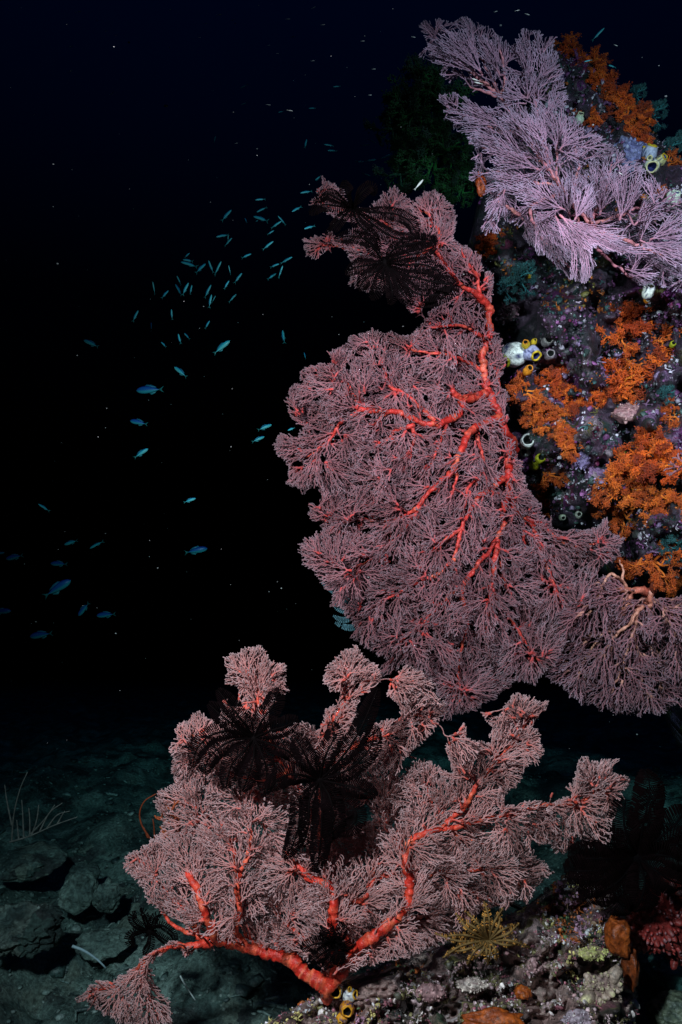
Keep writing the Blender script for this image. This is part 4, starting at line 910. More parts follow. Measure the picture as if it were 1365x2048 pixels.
for a in [
    ("big white sea squirt with a yellow mouth beside the tall fan's trunk", 1029, 712, 62, (-0.72, -0.30, -0.62), rd(1030, 712, .13), (0.86, 0.90, 0.84), YG, NAVY, 0.50, 0.22, NAVY, False),
    ("blue veined white sea squirt with yellow mouth right of the big white one", 1063, 708, 44, (0.25, -0.8, -0.6), rd(1063, 708, .05), (0.42, 0.42, 0.66), YL, NAVY, 0.42, 0.24, NAVY, False),
    ("orange sea squirt under the big white one", 1056, 742, 24, (0.2, -0.9, 0.2), rd(1056, 742, .04), ORG, ORG, None, 0.5, 0.28, None, False),
    ("small yellow sea squirt above the blue veined one", 1052, 690, 20, (-0.3, -0.9, 0.3), rd(1052, 690, .05), YL, ORG, None, 0.5, 0.28, None, False),
    ("tiny yellow sea squirt at the top of the white pair", 1068, 684, 14, (0.3, -0.9, 0.3), rd(1068, 684, .04), YL, YL, None, 0.5, 0.26, None, False),
    ("pale ringed sea squirt with a dark mouth right of the blue veined one", 1094, 684, 26, (0.1, -0.95, 0.15), rd(1094, 684, .03), (0.25, 0.22, 0.22), (0.42, 0.38, 0.36), None, 0.5, 0.38, None, False),
    ("grey ringed sea squirt below another ringed one, above the orange coral", 1100, 712, 24, (-0.1, -0.95, 0.1), rd(1100, 712, .03), (0.22, 0.17, 0.19), (0.36, 0.30, 0.31), None, 0.5, 0.36, None, False),
    ("yellow sea squirt alone in the shade under the lilac fan", 1060, 551, 16, (0.1, -0.9, 0.3), rd(1060, 551, .03), YL, YL, None, 0.5, 0.3, None, False),
    ("white tube sea squirt with a wide dark mouth on the purple lump", 1054, 886, 32, (-0.1, -0.95, 0.12), rd(1054, 886, .07), (0.45, 0.46, 0.42), (0.62, 0.64, 0.58), None, 0.5, 0.40, None, False),
    ("white tube sea squirt below the wide mouthed one on the purple lump", 1050, 905, 26, (-0.4, -0.9, -0.1), rd(1050, 905, .06), (0.50, 0.52, 0.46), (0.60, 0.62, 0.55), None, 0.5, 0.3, None, False),
    ("third white tube sea squirt, lowest on the purple lump", 1056, 916, 22, (0.1, -0.9, -0.3), rd(1056, 916, .06), (0.40, 0.43, 0.40), (0.5, 0.52, 0.46), None, 0.5, 0.32, None, False),
    ("yellow-green sea squirt with a round dark mouth right of the purple lump", 1080, 918, 22, (0.1, -0.97, 0.1), rd(1080, 918, .06), YG, YG, None, 0.5, 0.40, None, False),
    ("flat yellow-green sea squirt below the round mouthed one", 1068, 931, 22, (0, -0.7, 0.7), rd(1068, 931, .06), YG, YG, None, 0.55, 0.30, None, False),
    ("pale sea squirt at the tip of the lilac fan's drooping end", 1297, 586, 30, (0.1, -0.7, 0.6), rd(1297, 586, .06), WH, (0.6, 0.6, 0.6), None, 0.42, 0.32, NAVY, True),
    ("orange bottomed sea squirt just under the pale one by the lilac fan", 1294, 600, 16, (0.0, -0.9, -0.3), rd(1294, 600, .06), ORG, WH, None, 0.5, 0.28, None, False),
    ("yellow rimmed white sea squirt with a wide blue mouth on the top ridge", 1303, 334, 34, (-0.25, -0.70, -0.55), rd(1303, 334, .08), WH, (0.62, 0.58, 0.30), NAVY, 0.52, 0.34, NAVY, True),
    ("blue and white sea squirt with a yellow mouth at the top of the ridge cluster", 1300, 308, 34, (0.2, -0.6, 0.75), rd(1300, 308, .06), (0.45, 0.48, 0.62), YL, NAVY, 0.46, 0.3, NAVY, True),
    ("yellow sea squirt right of the wide blue mouthed one on the ridge", 1322, 322, 24, (0.4, -0.8, 0.2), rd(1322, 322, .06), (0.6, 0.55, 0.25), YL, NAVY, 0.5, 0.3, NAVY, False),
    ("pale green white sea squirt near the right edge below the ridge", 1347, 402, 36, (0.15, -0.7, 0.6), rd(1347, 402, .08), (0.62, 0.72, 0.55), (0.55, 0.62, 0.5), NAVY, 0.44, 0.26, NAVY, True),
    ("small yellow-green sea squirt right of the largest orange soft coral", 1345, 690, 14, (0, -0.9, 0.2), rd(1345, 690, .04), YG, YG, None, 0.5, 0.36, None, False),
    ("yellow-green spongy sea squirt beside the dark gully", 1250, 916, 24, (-0.2, -0.9, 0.3), rd(1250, 916, .06), (0.36, 0.42, 0.03), (0.4, 0.46, 0.04), None, 0.62, 0.2, None, False),
    ("white sea squirt low on the wall, left of two, above the mauve fan", 1125, 1035, 16, (0, -0.9, -0.3), rd(1125, 1035, .05), (0.5, 0.55, 0.4), (0.6, 0.6, 0.5), None, 0.5, 0.3, None, False),
    ("white sea squirt low on the wall, right of two, above the mauve fan", 1158, 1030, 18, (-0.2, -0.9, 0.0), rd(1158, 1030, .05), (0.5, 0.5, 0.42), (0.6, 0.6, 0.52), None, 0.5, 0.3, None, False),
    ("white sea squirt at the upper wall edge beside the lilac fan", 1160, 238, 22, (0.0, -0.8, 0.5), rd(1160, 238, .05), (0.6, 0.68, 0.5), (0.65, 0.65, 0.4), None, 0.5, 0.3, None, False),
    ("golden sea squirt with a black round mouth at the foot of the lower fan", 673, 1982, 30, (-0.15, -0.95, 0.25), 1.53, (0.75, 0.72, 0.60), (0.75, 0.42, 0.03), (0.004, 0.004, 0.006), 0.5, 0.40, NAVY, False),
    ("white and blue sea squirt with a golden edge at the foot of the lower fan", 700, 1992, 34, (0.8, -0.5, 0.3), 1.53, (0.62, 0.66, 0.66), (0.75, 0.42, 0.03), NAVY, 0.46, 0.24, NAVY, True),
    ("orange sea squirt with a black mouth below the golden one, bottom of the photo", 694, 2018, 32, (0.05, -0.95, 0.1), 1.50, (0.66, 0.26, 0.02), (0.72, 0.33, 0.02), (0.004, 0.004, 0.006), 0.55, 0.34, NAVY, False),
    ("small orange sea squirt lobe lowest at the bottom of the photo", 684, 2036, 22, (-0.3, -0.8, -0.4), 1.50, (0.72, 0.32, 0.02), (0.75, 0.40, 0.03), None, 0.6, 0.22, NAVY, False),
]:
    sea_squirt(a[0], a[1], a[2], a[3], a[4], a[5], a[6], a[7], a[8] or (0.01, 0.012, 0.01), a[9], a[10], veins=a[11], side=a[12], seed=int(a[1] * 7 + a[2]))

# ------------------------------------------------------------------ lumps and sponges
def lump(name, label, cat, px, py, D, rad, cols, knobs, seed, mat=None, group=None, part="knob"):
    """a body swollen out of one skin, set with rounded knobs; rad (x, y, z) in photo px"""
    s = K * D; o = P(px, py, D); R = np.random.default_rng(seed); b = Buf()
    V, F = ICO4; d = 1 + 0.28 * fbm(V[:, 0] * 1.6, V[:, 1] * 1.6, V[:, 2] * 1.6, 3, seed) + 0.08 * fbm(V[:, 0] * 6, V[:, 1] * 6, V[:, 2] * 6, 2, seed + 3)
    base = V * d[:, None] * np.array(rad) * s
    c0, c1 = np.array(cols[0]), np.array(cols[1]); w = np.clip(0.5 + fbm(V[:, 0] * 3, V[:, 1] * 3, V[:, 2] * 3, 3, seed + 9), 0, 1)[:, None]
    b.add(base + o, F, c0 * w + c1 * (1 - w))
    for k_ in range(knobs):
        i = R.integers(len(V)); p = base[i]
        if V[i][1] > 0.3: continue
        r = 0.05 * R.lognormal(0.35, 0.45) * min(rad[0], rad[2], 34) * 1.2 * s
        VV, FF = ICO2; n = V[i]; st = VV * r; st = st + n * np.clip(st @ n, 0, None)[:, None] * 0.8
        st += st * (0.25 * vnoise(VV[:, 0] * 3, VV[:, 1] * 3, VV[:, 2] * 3, k_))[:, None]
        cc = np.tile(c0 * R.uniform(0.7, 1.3), (len(VV), 1)); tip = (VV @ n) > R.uniform(0.6, 1.15)
        if len(cols) > 2: cc[tip] = np.array(cols[2]) * R.uniform(0.4, 1.2)
        b.add(st + p + o, FF, cc)
    ob = b.build(name, mat or M_CRUST); tag(ob, label, cat, group); return ob
lump("leather_coral", "dark red knobbly soft coral with white specks at lower right", "soft coral", 1318, 1835, 1.72, (62, 45, 62), [(0.26, 0.03, 0.026), (0.14, 0.016, 0.016), (0.34, 0.16, 0.18)], 900, 71)
lump("leather_coral", "smaller dark red knobbly coral hanging at the right edge of the photo", "soft coral", 1362, 1880, 1.74, (30, 30, 40), [(0.24, 0.03, 0.026), (0.13, 0.016, 0.016), (0.34, 0.16, 0.18)], 300, 72)
lump("leather_coral", "dark red knobbly coral lobe just under the black feather star", "soft coral", 1335, 1775, 1.74, (40, 30, 34), [(0.26, 0.03, 0.02), (0.14, 0.016, 0.014), (0.32, 0.14, 0.14)], 300, 73)
lump("sponge", "smooth rust orange sponge on the boulder's right shoulder", "sponge", 1236, 1872, 1.60, (24, 26, 34), [(0.34, 0.075, 0.012), (0.20, 0.04, 0.008)], 0, 74)
lump("sponge", "thin rust brown sponge streak down the boulder's right side", "sponge", 1262, 1930, 1.60, (16, 22, 42), [(0.22, 0.045, 0.01), (0.10, 0.022, 0.006)], 0, 75)
lump("sponge", "orange crust sponge along the bottom edge of the photo on the boulder", "sponge", 985, 2042, 1.44, (62, 20, 20), [(0.45, 0.10, 0.012), (0.26, 0.05, 0.01)], 0, 76)
lump("sponge", "small orange sponge between pale crusts above the bottom edge", "sponge", 1046, 1985, 1.52, (16, 14, 12), [(0.42, 0.10, 0.012), (0.25, 0.05, 0.01)], 0, 77)
lump("sponge", "pink warty sponge lump in the middle of the reef wall", "sponge", 1255, 828, rd(1255, 828, .03), (26, 24, 18), [(0.50, 0.27, 0.26), (0.36, 0.16, 0.17)], 60, 78)
lump("sponge", "purple sponge lump carrying white tube sea squirts", "sponge", 1048, 898, rd(1048, 898, .0), (26, 30, 36), [(0.24, 0.05, 0.22), (0.32, 0.20, 0.34), (0.5, 0.42, 0.5)], 90, 79)
lump("sponge", "lilac blue sponge patch on the ridge left of the yellow rimmed squirts", "sponge", 1262, 312, rd(1262, 312, .02), (36, 20, 28), [(0.24, 0.24, 0.44), (0.16, 0.15, 0.32), (0.4, 0.4, 0.55)], 120, 80)
lump("sponge", "purple grey sponge patch running down the middle of the wall", "sponge", 1160, 900, rd(1160, 905, .0), (18, 16, 40), [(0.26, 0.20, 0.36), (0.15, 0.11, 0.22), (0.4, 0.36, 0.45)], 120, 81)
lump("sponge", "pinkish encrusted knob above the white sea squirt pair", "sponge", 1012, 620, rd(1012, 620, .02), (24, 22, 24), [(0.30, 0.15, 0.19), (0.16, 0.13, 0.12), (0.5, 0.45, 0.46)], 120, 82)
lump("sponge", "orange red sponge strip on the lilac fan's lower left edge", "sponge", 962, 366, 2.16, (10, 9, 24), [(0.55, 0.10, 0.02), (0.40, 0.06, 0.015)], 0, 83)
lump("coral_head", "white coral crust below the golden feather star on the boulder", "coral", 945, 1968, 1.53, (30, 12, 11), [(0.60, 0.52, 0.46), (0.20, 0.14, 0.13), (0.75, 0.68, 0.6)], 170, 84)
lump("coral_head", "lime green crusted coral knob on the boulder's upper right", "coral", 1185, 1905, 1.56, (30, 11, 12), [(0.46, 0.46, 0.16), (0.24, 0.16, 0.13), (0.70, 0.68, 0.36)], 170, 85)
lump("coral_head", "pink crusted coral knob beside a dark hole near the bottom of the boulder", "coral", 862, 1985, 1.52, (26, 11, 17), [(0.50, 0.30, 0.30), (0.22, 0.12, 0.13), (0.66, 0.5, 0.5)], 60, 86)
lump("coral_head", "pale yellow grey coral knob at the boulder's right foot", "coral", 1205, 1985, 1.53, (36, 12, 34), [(0.40, 0.30, 0.24), (0.20, 0.12, 0.12), (0.60, 0.54, 0.30)], 330, 87)
lump("coral_head", "blue white coral crust at the bottom edge of the photo", "coral", 1170, 2042, 1.47, (40, 18, 20), [(0.42, 0.34, 0.40), (0.20, 0.14, 0.17), (0.66, 0.62, 0.68)], 200, 88)
# --- pale boulders and heads on the seabed
def stone(label, px, py, D, rad, seed, cols=((0.10, 0.15, 0.135), (0.05, 0.085, 0.08)), name="stone", cat="stone", group="stones on the seabed", rough=0.045):
    V, F = ICO5
    s = K * D
    d = 1 + 0.26 * fbm(V[:, 0] * 1.5, V[:, 1] * 1.5, V[:, 2] * 1.5, 3, seed) + rough * fbm(V[:, 0] * 6, V[:, 1] * 6, V[:, 2] * 6, 3, seed + 4, 0.65)
    w = np.clip(0.5 + fbm(V[:, 0] * 3, V[:, 1] * 3, V[:, 2] * 3, 4, seed + 9), 0, 1)[:, None]
    ob = mesh_from(name, V * d[:, None] * np.array(rad) * s + P(px, py, D), F, M_BED if py < 1900 else M_CRUST, None, np.array(cols[0]) * w + np.array(cols[1]) * (1 - w))
    return tag(ob, label, cat, group)
stone("pale smooth stone on the seabed at left, left one of two side by side", 158, 1785, 2.35, (36, 26, 34), 91, ((0.17, 0.24, 0.21), (0.10, 0.15, 0.135)))
stone("pale smooth stone on the seabed at left, right one of two side by side", 213, 1795, 2.32, (25, 24, 31), 92, ((0.16, 0.23, 0.2), (0.09, 0.14, 0.125)))
stone("flat stone lying just above the two pale stones", 168, 1745, 2.5, (30, 30, 16), 93)
stone("rough dark coral boulder at the left edge of the seabed", 40, 1858, 2.0, (70, 60, 38), 94, ((0.04, 0.075, 0.08), (0.010, 0.018, 0.02)), rough=0.16)
stone("low dark stone beneath the pale sea whip at left", 60, 1722, 2.6, (60, 60, 17), 95, ((0.05, 0.085, 0.085), (0.02, 0.035, 0.035)))
stone("long pale flat stone right below the two pale stones", 205, 1885, 2.15, (48, 40, 18), 96)
stone("teal crusted boulder at the lower right edge behind the mound", 1335, 1925, 1.98, (56, 50, 44), 97, ((0.08, 0.20, 0.18), (0.03, 0.08, 0.08)), rough=0.1)
stone("greenish stone in the bottom right corner of the photo", 1352, 2032, 1.75, (50, 40, 32), 98, ((0.16, 0.18, 0.12), (0.07, 0.09, 0.07)), rough=0.1)
stone("teal stone in the dim gap right of the lower fan", 1180, 1660, 2.55, (60, 60, 36), 99, ((0.04, 0.12, 0.115), (0.02, 0.05, 0.055)))

# ------------------------------------------------------------------ whips, twigs
def whip(name, label, cat, paths, D, col, r0, r1, group=None, mat=None, part="stem"):
    ob = None; b = Buf()
    for pth in paths:
        c = smooth([(p[0], p[1], p[2] if len(p) > 2 else 0) for p in pth], 5)
        tube(b, P(c[:, 0], c[:, 1], D + c[:, 2]), np.linspace(r0, r1, len(c)) * K * D, col, 6)
    ob = b.build(name, mat or M_WEED); return tag(ob, label, cat, group)
whip("sea_whip", "pale branching sea whip lying over the dark seabed at left", "sea whip",
     [[(20, 1684), (60, 1672), (110, 1650), (155, 1634)], [(24, 1682), (28, 1630), (40, 1580), (55, 1545)], [(38, 1678), (34, 1640)], [(48, 1676), (46, 1630), (44, 1600)], [(60, 1672), (60, 1640), (58, 1616)], [(64, 1670), (74, 1640), (78, 1610)], [(80, 1662), (100, 1625), (125, 1606)], [(95, 1655), (115, 1630), (140, 1622)], [(24, 1650), (14, 1600), (10, 1570)], [(62, 1668), (90, 1638), (110, 1610)], [(115, 1648), (125, 1630), (130, 1622)]], 2.6, (0.16, 0.15, 0.14), 1.9, 0.9)
whip("whip_coral", "thin rust orange whip coral arching left of the lower fan", "whip coral", [[(300, 1676), (284, 1650), (280, 1625), (290, 1602), (312, 1588)], [(310, 1680), (308, 1650), (306, 1638)], [(296, 1675), (288, 1655)]], 1.80, (0.16, 0.03, 0.008), 2.0, 1.2)
whip("twig", "pale bleached twig lying on the rubble at the lower left", "twig", [[(145, 1892), (170, 1902), (196, 1920), (212, 1936)]], 1.93, (0.22, 0.32, 0.36), 3.0, 1.4)
whip("twig", "short white straight twig in the shadow under the lower fan", "twig", [[(361, 1952), (372, 1972), (391, 2000)]], 1.72, (0.42, 0.52, 0.52), 1.7, 1.3)
whip("hydroid_threads", "fine white threads curling at the foot of the lower fan", "hydroid", [[(640, 1958), (670, 1962), (700, 1958), (720, 1950)], [(660, 1976), (690, 1966), (712, 1956)], [(675, 1968), (705, 1954), (722, 1948)], [(690, 1960), (715, 1940), (722, 1935)]], 1.515, (0.5, 0.5, 0.5), 0.7, 0.4)
whip("twig", "thin white stick at the right edge beside the pale green squirt", "twig", [[(1352, 418), (1370, 426), (1385, 430)]], rd(1352, 418, .1), (0.6, 0.62, 0.6), 1.6, 1.2)

# ------------------------------------------------------------------ growth nobody could count: crusts, polyps, rubble
def scatter(name, label, n, area, depth, pal, size, seed, mat, shapes=(0.5, 0.3, 0.2), lift=0.0, ok=None):
    R = np.random.default_rng(seed); b = Buf(); x0, y0, x1, y1 = area; pal = [np.array(c) for c in pal]; got = 0
    xs = R.uniform(x0, x1, n * 3); ys = R.uniform(y0, y1, n * 3); keep = ok(xs, ys) & (fbm(xs / 38, ys / 38, 7.0, 3, seed + 5) > R.normal(size=len(xs)) * 0.22 - 0.12); xs, ys = xs[keep][:n], ys[keep][:n]
    ds = depth(xs, ys); W_ = P(xs, ys, ds)
    zone = np.clip((fbm(xs / 60, ys / 60, 0.0, 2, seed) * 0.5 + 0.5) * len(pal), 0, len(pal) - 1e-3)
    for i in range(len(xs)):
        c = pal[int(np.clip(zone[i] + R.normal() * 0.6, 0, len(pal) - 1))] * R.uniform(0.6, 1.3); s = size * K * ds[i] * R.lognormal(0, 0.5)
        u_ = R.random(); n_ = np.array([R.normal() * 0.5, -1.0, R.normal() * 0.5 + 0.2]); n_ /= np.linalg.norm(n_)
        if u_ < shapes[0]:
            V, F = ICO1; V = V * (1 + 0.5 * R.normal(size=(len(V), 1)) * 0.6) * np.array([R.uniform(0.6, 1.4), 0.6, R.uniform(0.6, 1.4)]) * s
            b.add(V + W_[i], F, c)
        elif u_ < shapes[0] + shapes[1]:
            for k_ in range(5):
                v = n_ + R.normal(size=3) * 0.6; v /= np.linalg.norm(v); q = np.stack([W_[i], W_[i] + v * s * 1.2 + R.normal(size=3) * s * 0.2, W_[i] + v * s * 2.2 + R.normal(size=3) * s * 0.4])
                tube(b, q, np.array([0.32, 0.26, 0.16]) * s, c, 4)
        else:
            v1 = np.cross(n_, R.normal(size=3)); v1 /= np.linalg.norm(v1); v2 = np.cross(n_, v1); k = 7; a = np.arange(k) * 6.283 / k; rr = s * 1.5 * R.uniform(0.6, 1.2, k)
            rim = W_[i] + n_ * s * 0.8 + np.outer(np.cos(a) * rr, v1) + np.outer(np.sin(a) * rr, v2); b_ = rim - n_ * s * 0.5
            V = np.vstack([rim, b_, W_[i][None] + n_ * s * 0.9, W_[i][None] - n_ * s * 0.5]); j = np.arange(k); j2 = (j + 1) % k
            F = np.vstack([np.stack([j, j2, np.full(k, 2 * k)], -1), np.stack([j + k, j2, j], -1), np.stack([j + k, j2 + k, j2], -1), np.stack([j2 + k, j + k, np.full(k, 2 * k + 1)], -1)])
            b.add(V, F, c)
    o = b.build(name, mat, smooth_shade=False); tag(o, label, "reef growth" if "rubble" not in name else "rubble", None, "stuff"); return o
RP = [(0.03, 0.04, 0.04), (0.015, 0.02, 0.025), (0.22, 0.05, 0.20), (0.14, 0.02, 0.06), (0.30, 0.20, 0.34), (0.05, 0.09, 0.08), (0.62, 0.54, 0.62), (0.30, 0.10, 0.26), (0.05, 0.05, 0.05), (0.24, 0.12, 0.22), (0.04, 0.10, 0.10), (0.45, 0.12, 0.02), (0.16, 0.14, 0.04), (0.55, 0.42, 0.52), (0.10, 0.03, 0.07), (0.02, 0.03, 0.03)]
scatter("wall_growth", "small mixed crusts, bryozoans and polyps covering the reef wall", 6000, (940, 70, 1420, 1215), lambda x, y: reef_depth(x, y) - 0.008, RP, 1.8, 101, M_CRUST, (0.25, 0.35, 0.4), ok=lambda x, y: in_poly(x, y, REEF_POLY))
MP = [(0.49, 0.29, 0.30), (0.07, 0.07, 0.05), (0.68, 0.49, 0.52), (0.18, 0.16, 0.07), (0.85, 0.75, 0.73), (0.39, 0.13, 0.17), (0.04, 0.04, 0.04), (0.73, 0.62, 0.23), (0.85, 0.81, 0.85), (0.23, 0.14, 0.09), (0.55, 0.29, 0.42), (0.52, 0.13, 0.03), (0.13, 0.21, 0.09), (0.07, 0.05, 0.05)]
scatter("boulder_growth", "small pale crusts and algae tufts covering the front boulder", 6500, (400, 1730, 1290, 2110), lambda x, y: mound_depth(x, y) - 0.004, MP, 1.7, 102, M_CRUST, (0.2, 0.35, 0.45), ok=lambda x, y: in_poly(x, y, MOUND_POLY))
def bed_scatter(n, seed):
    R = np.random.default_rng(seed); b = Buf(); pal = [np.array(c) for c in [(0.05, 0.09, 0.085), (0.10, 0.15, 0.14), (0.03, 0.05, 0.05), (0.16, 0.22, 0.2), (0.22, 0.28, 0.26)]]
    y = 1.2 + 3.6 * R.random(n) ** 1.6; x = R.uniform(-1, 1, n) * (0.2 + 0.62 * y); z = seabed_z(x, y); cl = fbm(x * 1.8, y * 1.8, 0.0, 2, seed)
    for i in range(n):
        if cl[i] + R.normal() * 0.3 < -0.25: continue
        s = 0.0055 * R.lognormal(0, 0.55); c = pal[R.integers(len(pal))] * R.uniform(0.7, 1.2)
        if R.random() < 0.7:
            V, F = ICO1; V = V * (1 + 0.3 * R.normal(size=(len(V), 1))) * np.array([R.uniform(0.6, 2.0), R.uniform(0.6, 1.6), 0.7]) * s; b.add(V + np.array([x[i], y[i], z[i] + s * 0.3]), F, c)
        else:
            a = R.uniform(0, 6.28); q = np.array([[x[i] + math.cos(a) * s * f * 2, y[i] + math.sin(a) * s * f * 2, z[i] + s * 0.4 + f * s * 0.4 * R.normal()] for f in (-1, 0, 1)]); tube(b, q, s * 0.35, c, 4)
    o = b.build("rubble", M_CRUST, smooth_shade=False); tag(o, "broken coral rubble strewn over the dark seabed", "rubble", None, "stuff")
bed_scatter(9000, 111)

# ------------------------------------------------------------------ fish
def fish_mesh(seed=0, slim=0.19, tall=1.0, deep=False):
    """nose at +x, length 1; returns body, tail fin, back fin, belly fin meshes"""
    n = 15; t = np.linspace(0, 1, n); h = slim * tall * np.sin(np.pi * np.clip(t, 0, 1) ** 0.72) ** 0.8 * (1 - 0.10 * t); h[0] = 0.012; h[-1] = 0.022
    k = 12; a = np.arange(k) * 2 * math.pi / k; V = []; C = []
    for i in range(n):
        x = 0.5 - t[i] * 0.84
        for q in a:
            z = math.sin(q) * h[i] * 0.5 + 0.012 * math.sin(math.pi * t[i]); V.append((x, math.cos(q) * h[i] * 0.30, z))
            s_ = math.sin(q)
            top = np.array([0.01, 0.09, 0.50]); mid = np.array([0.05, 0.74, 0.92]); bel = np.array([0.22, 0.88, 0.92])
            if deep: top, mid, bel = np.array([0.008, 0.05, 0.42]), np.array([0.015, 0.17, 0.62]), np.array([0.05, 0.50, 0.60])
            C.append(top if s_ > 0.55 else (mid if s_ > -0.45 else bel))
    i = np.arange(n - 1)[:, None] * k; j = np.arange(k)[None]; j2 = (j + 1) % k
    b = Buf(); b.add(np.array(V), np.stack([i + j, i + j2, i + k + j2, i + k + j], -1).reshape(-1, 4), np.array(C))
    for sg in (1, -1):
        Ve, Fe = ICO1; b.add(Ve * np.array([0.016, 0.006, 0.016]) + np.array([0.40, sg * slim * 0.145, 0.018]), Fe, (0.005, 0.006, 0.01))
    me = [("body", b.build("body", M_FISH, link=False).data)]
    def fin(nm, outline, col, th=0.006):
        o = np.array(outline); m = len(o); V = np.vstack([np.c_[o[:, 0], np.full(m, th), o[:, 1]], np.c_[o[:, 0], np.full(m, -th), o[:, 1]]])
        c = o.mean(0); V = np.vstack([V, [[c[0], th, c[1]], [c[0], -th, c[1]]]]); q = np.arange(m); q2 = (q + 1) % m
        F = np.vstack([np.stack([q, q2, np.full(m, 2 * m)], -1), np.stack([q2 + m, q + m, np.full(m, 2 * m + 1)], -1), np.stack([q, q + m, q2], -1), np.stack([q2, q + m, q2 + m], -1)])
        b = Buf(); b.add(V, F, np.array(col)); me.append((nm, b.build(nm, M_FISH, link=False).data))
    fin("tail_fin", [(-0.32, 0.012), (-0.40, 0.05), (-0.52, 0.12), (-0.44, 0.02), (-0.43, 0.0), (-0.44, -0.02), (-0.52, -0.12), (-0.40, -0.05), (-0.32, -0.012)], (0.03, 0.26, 0.26))
    fin("back_fin", [(0.22, slim * .44), (0.12, slim * .72), (-0.05, slim * .66), (-0.22, slim * .40), (-0.25, slim * .26), (0, slim * .38)], (0.03, 0.28, 0.45))
    fin("belly_fin", [(0.02, -slim * .40), (-0.06, -slim * .66), (-0.2, -slim * .42), (-0.24, -slim * .22), (-0.1, -slim * .34)], (0.06, 0.40, 0.46))
    return me
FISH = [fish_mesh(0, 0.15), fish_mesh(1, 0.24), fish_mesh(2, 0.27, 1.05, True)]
SPECK = None
def fish(ax, ay, bx, by, label, D=None, proto=0, dim=1.0, group="blue fish of the school", cat="fish", yaw=None):
    """nose at photo (ax, ay), tail at (bx, by)"""
    R = random
    Lp = math.hypot(ax - bx, ay - by); cx, cy = (ax + bx) / 2, (ay + by) / 2
    D = D if D is not None else R.uniform(2.9, 3.6); yaw = R.uniform(-0.5, 0.5) if yaw is None else yaw
    Lw = Lp * K * D / max(0.5, math.cos(yaw))
    t = thing("fish", label, cat, P(cx, cy, D), group)
    d = Vector((ax - bx, 0, -(ay - by))); d.normalize()
    d = Vector((d.x * math.cos(yaw), math.sin(yaw), d.z * math.cos(yaw)))
    up = Vector((0, 0, 1)) if abs(d.z) < 0.9 else Vector((-1, 0, 0.3))
    y_ = up.cross(d).normalized(); z_ = d.cross(y_).normalized()
    t.rotation_euler = Matrix((d, y_, z_)).transposed().to_euler(); t.scale = (Lw,) * 3
    for nm, me in FISH[proto]:
        o = bpy.data.objects.new(nm, me); COL.objects.link(o); o.parent = t
    return t
def z2(v): return (240 + v[0] * 0.337, 340 + v[1] * 0.337)
def z3(v): return (v[0] * 0.4542, 680 + v[1] * 0.4542)
SCHOOL = [((660, 232), (605, 310)), ((740, 280), (757, 320)), ((790, 265), (885, 315)), ((805, 178), (865, 172)), ((812, 248), (875, 222)), ((940, 278), (985, 322)), ((960, 308), (895, 343)), ((915, 358), (875, 385)), ((912, 428), (845, 470)), ((778, 492), (725, 528)),
    ((575, 403), (648, 378)), ((668, 408), (618, 450)), ((1025, 522), (950, 550)), ((945, 552), (893, 583)), ((968, 572), (940, 640)), ((928, 608), (877, 655)), ((412, 488), (388, 525)), ((360, 542), (465, 580)), ((370, 525), (440, 550)), ((505, 548), (455, 622)), ((528, 540), (555, 610)), ((605, 548), (558, 622)),
    ((648, 570), (657, 620)), ((725, 610), (680, 675)), ((648, 655), (620, 710)), ((693, 738), (645, 785)), ((542, 682), (503, 762)), ((545, 740), (530, 820)), ((570, 750), (545, 785)), ((342, 632), (362, 680)), ((325, 672), (372, 752)), ((405, 665), (375, 750)), ((428, 682), (418, 740)), ((200, 668), (205, 735)), ((285, 710), (252, 768)),
    ((107, 830), (80, 905)), ((183, 900), (190, 960)), ((308, 828), (310, 888)), ((532, 892), (508, 945)), ((345, 970), (365, 1035)), ((380, 965), (418, 1008)), ((242, 1018), (280, 1055)), ((655, 1015), (555, 1090)), ((965, 945), (980, 1035)), ((1093, 1080), (1105, 1125)), ((1072, 140), (1143, 122)), ((1023, 253), (1080, 210)), ((1095, 355), (1160, 325)), ((1160, 55), (1195, 38)), ((645, 390), (640, 430)), ((820, 300), (805, 306))]
NOTED = {42: "plump blue fish swimming up to the right, largest just below the dense school", 43: "thin blue fish hanging head up below the feather stars, alone in dark water", 44: "tiny blue fish hanging beside the mauve fan's upper left lobes", 45: "blue fish nearly touching the upper black feather star's left arm tips", 46: "blue fish tilted up just left of the upper black feather star",
    47: "dim blue fish between the two black feather stars' left tips", 48: "small blue fish just above the upper black feather star", 17: "bright cyan fish pointing left, thickest in a close pair in mid school", 18: "slim cyan fish lying right on top of a thicker one in mid school", 2: "cyan fish slanting down right at the top right of the school", 0: "slender blue fish tilted steeply at the school's upper left", 35: "slim blue fish at the far left end of the dense school",
    3: "short level blue fish topmost in the dense school", 12: "blue fish at the right end of the dense school touching another's nose", 10: "blue fish pointing left with two slivers crossing below its tail", 20: "cyan fish forming the left arm of a V with another", 21: "cyan fish forming the right arm of a V with another in mid school", 30: "cyan fish forming the left arm of the lower V in the school", 31: "cyan fish forming the right arm of the lower V in the school",
    33: "thin upright blue fish left of the lower V pair", 25: "blue fish tilted up right at the lower right of the dense part", 38: "short blue fish below the dense school, above the plump one", 41: "small blue fish at the bottom left of the dense school, slanting down right"}
for k_, (a, b_) in enumerate(SCHOOL):
    fish(*z2(a), *z2(b_), NOTED.get(k_, "slender blue fish among others like it in the dense school"), proto=1 if k_ == 42 else 0)
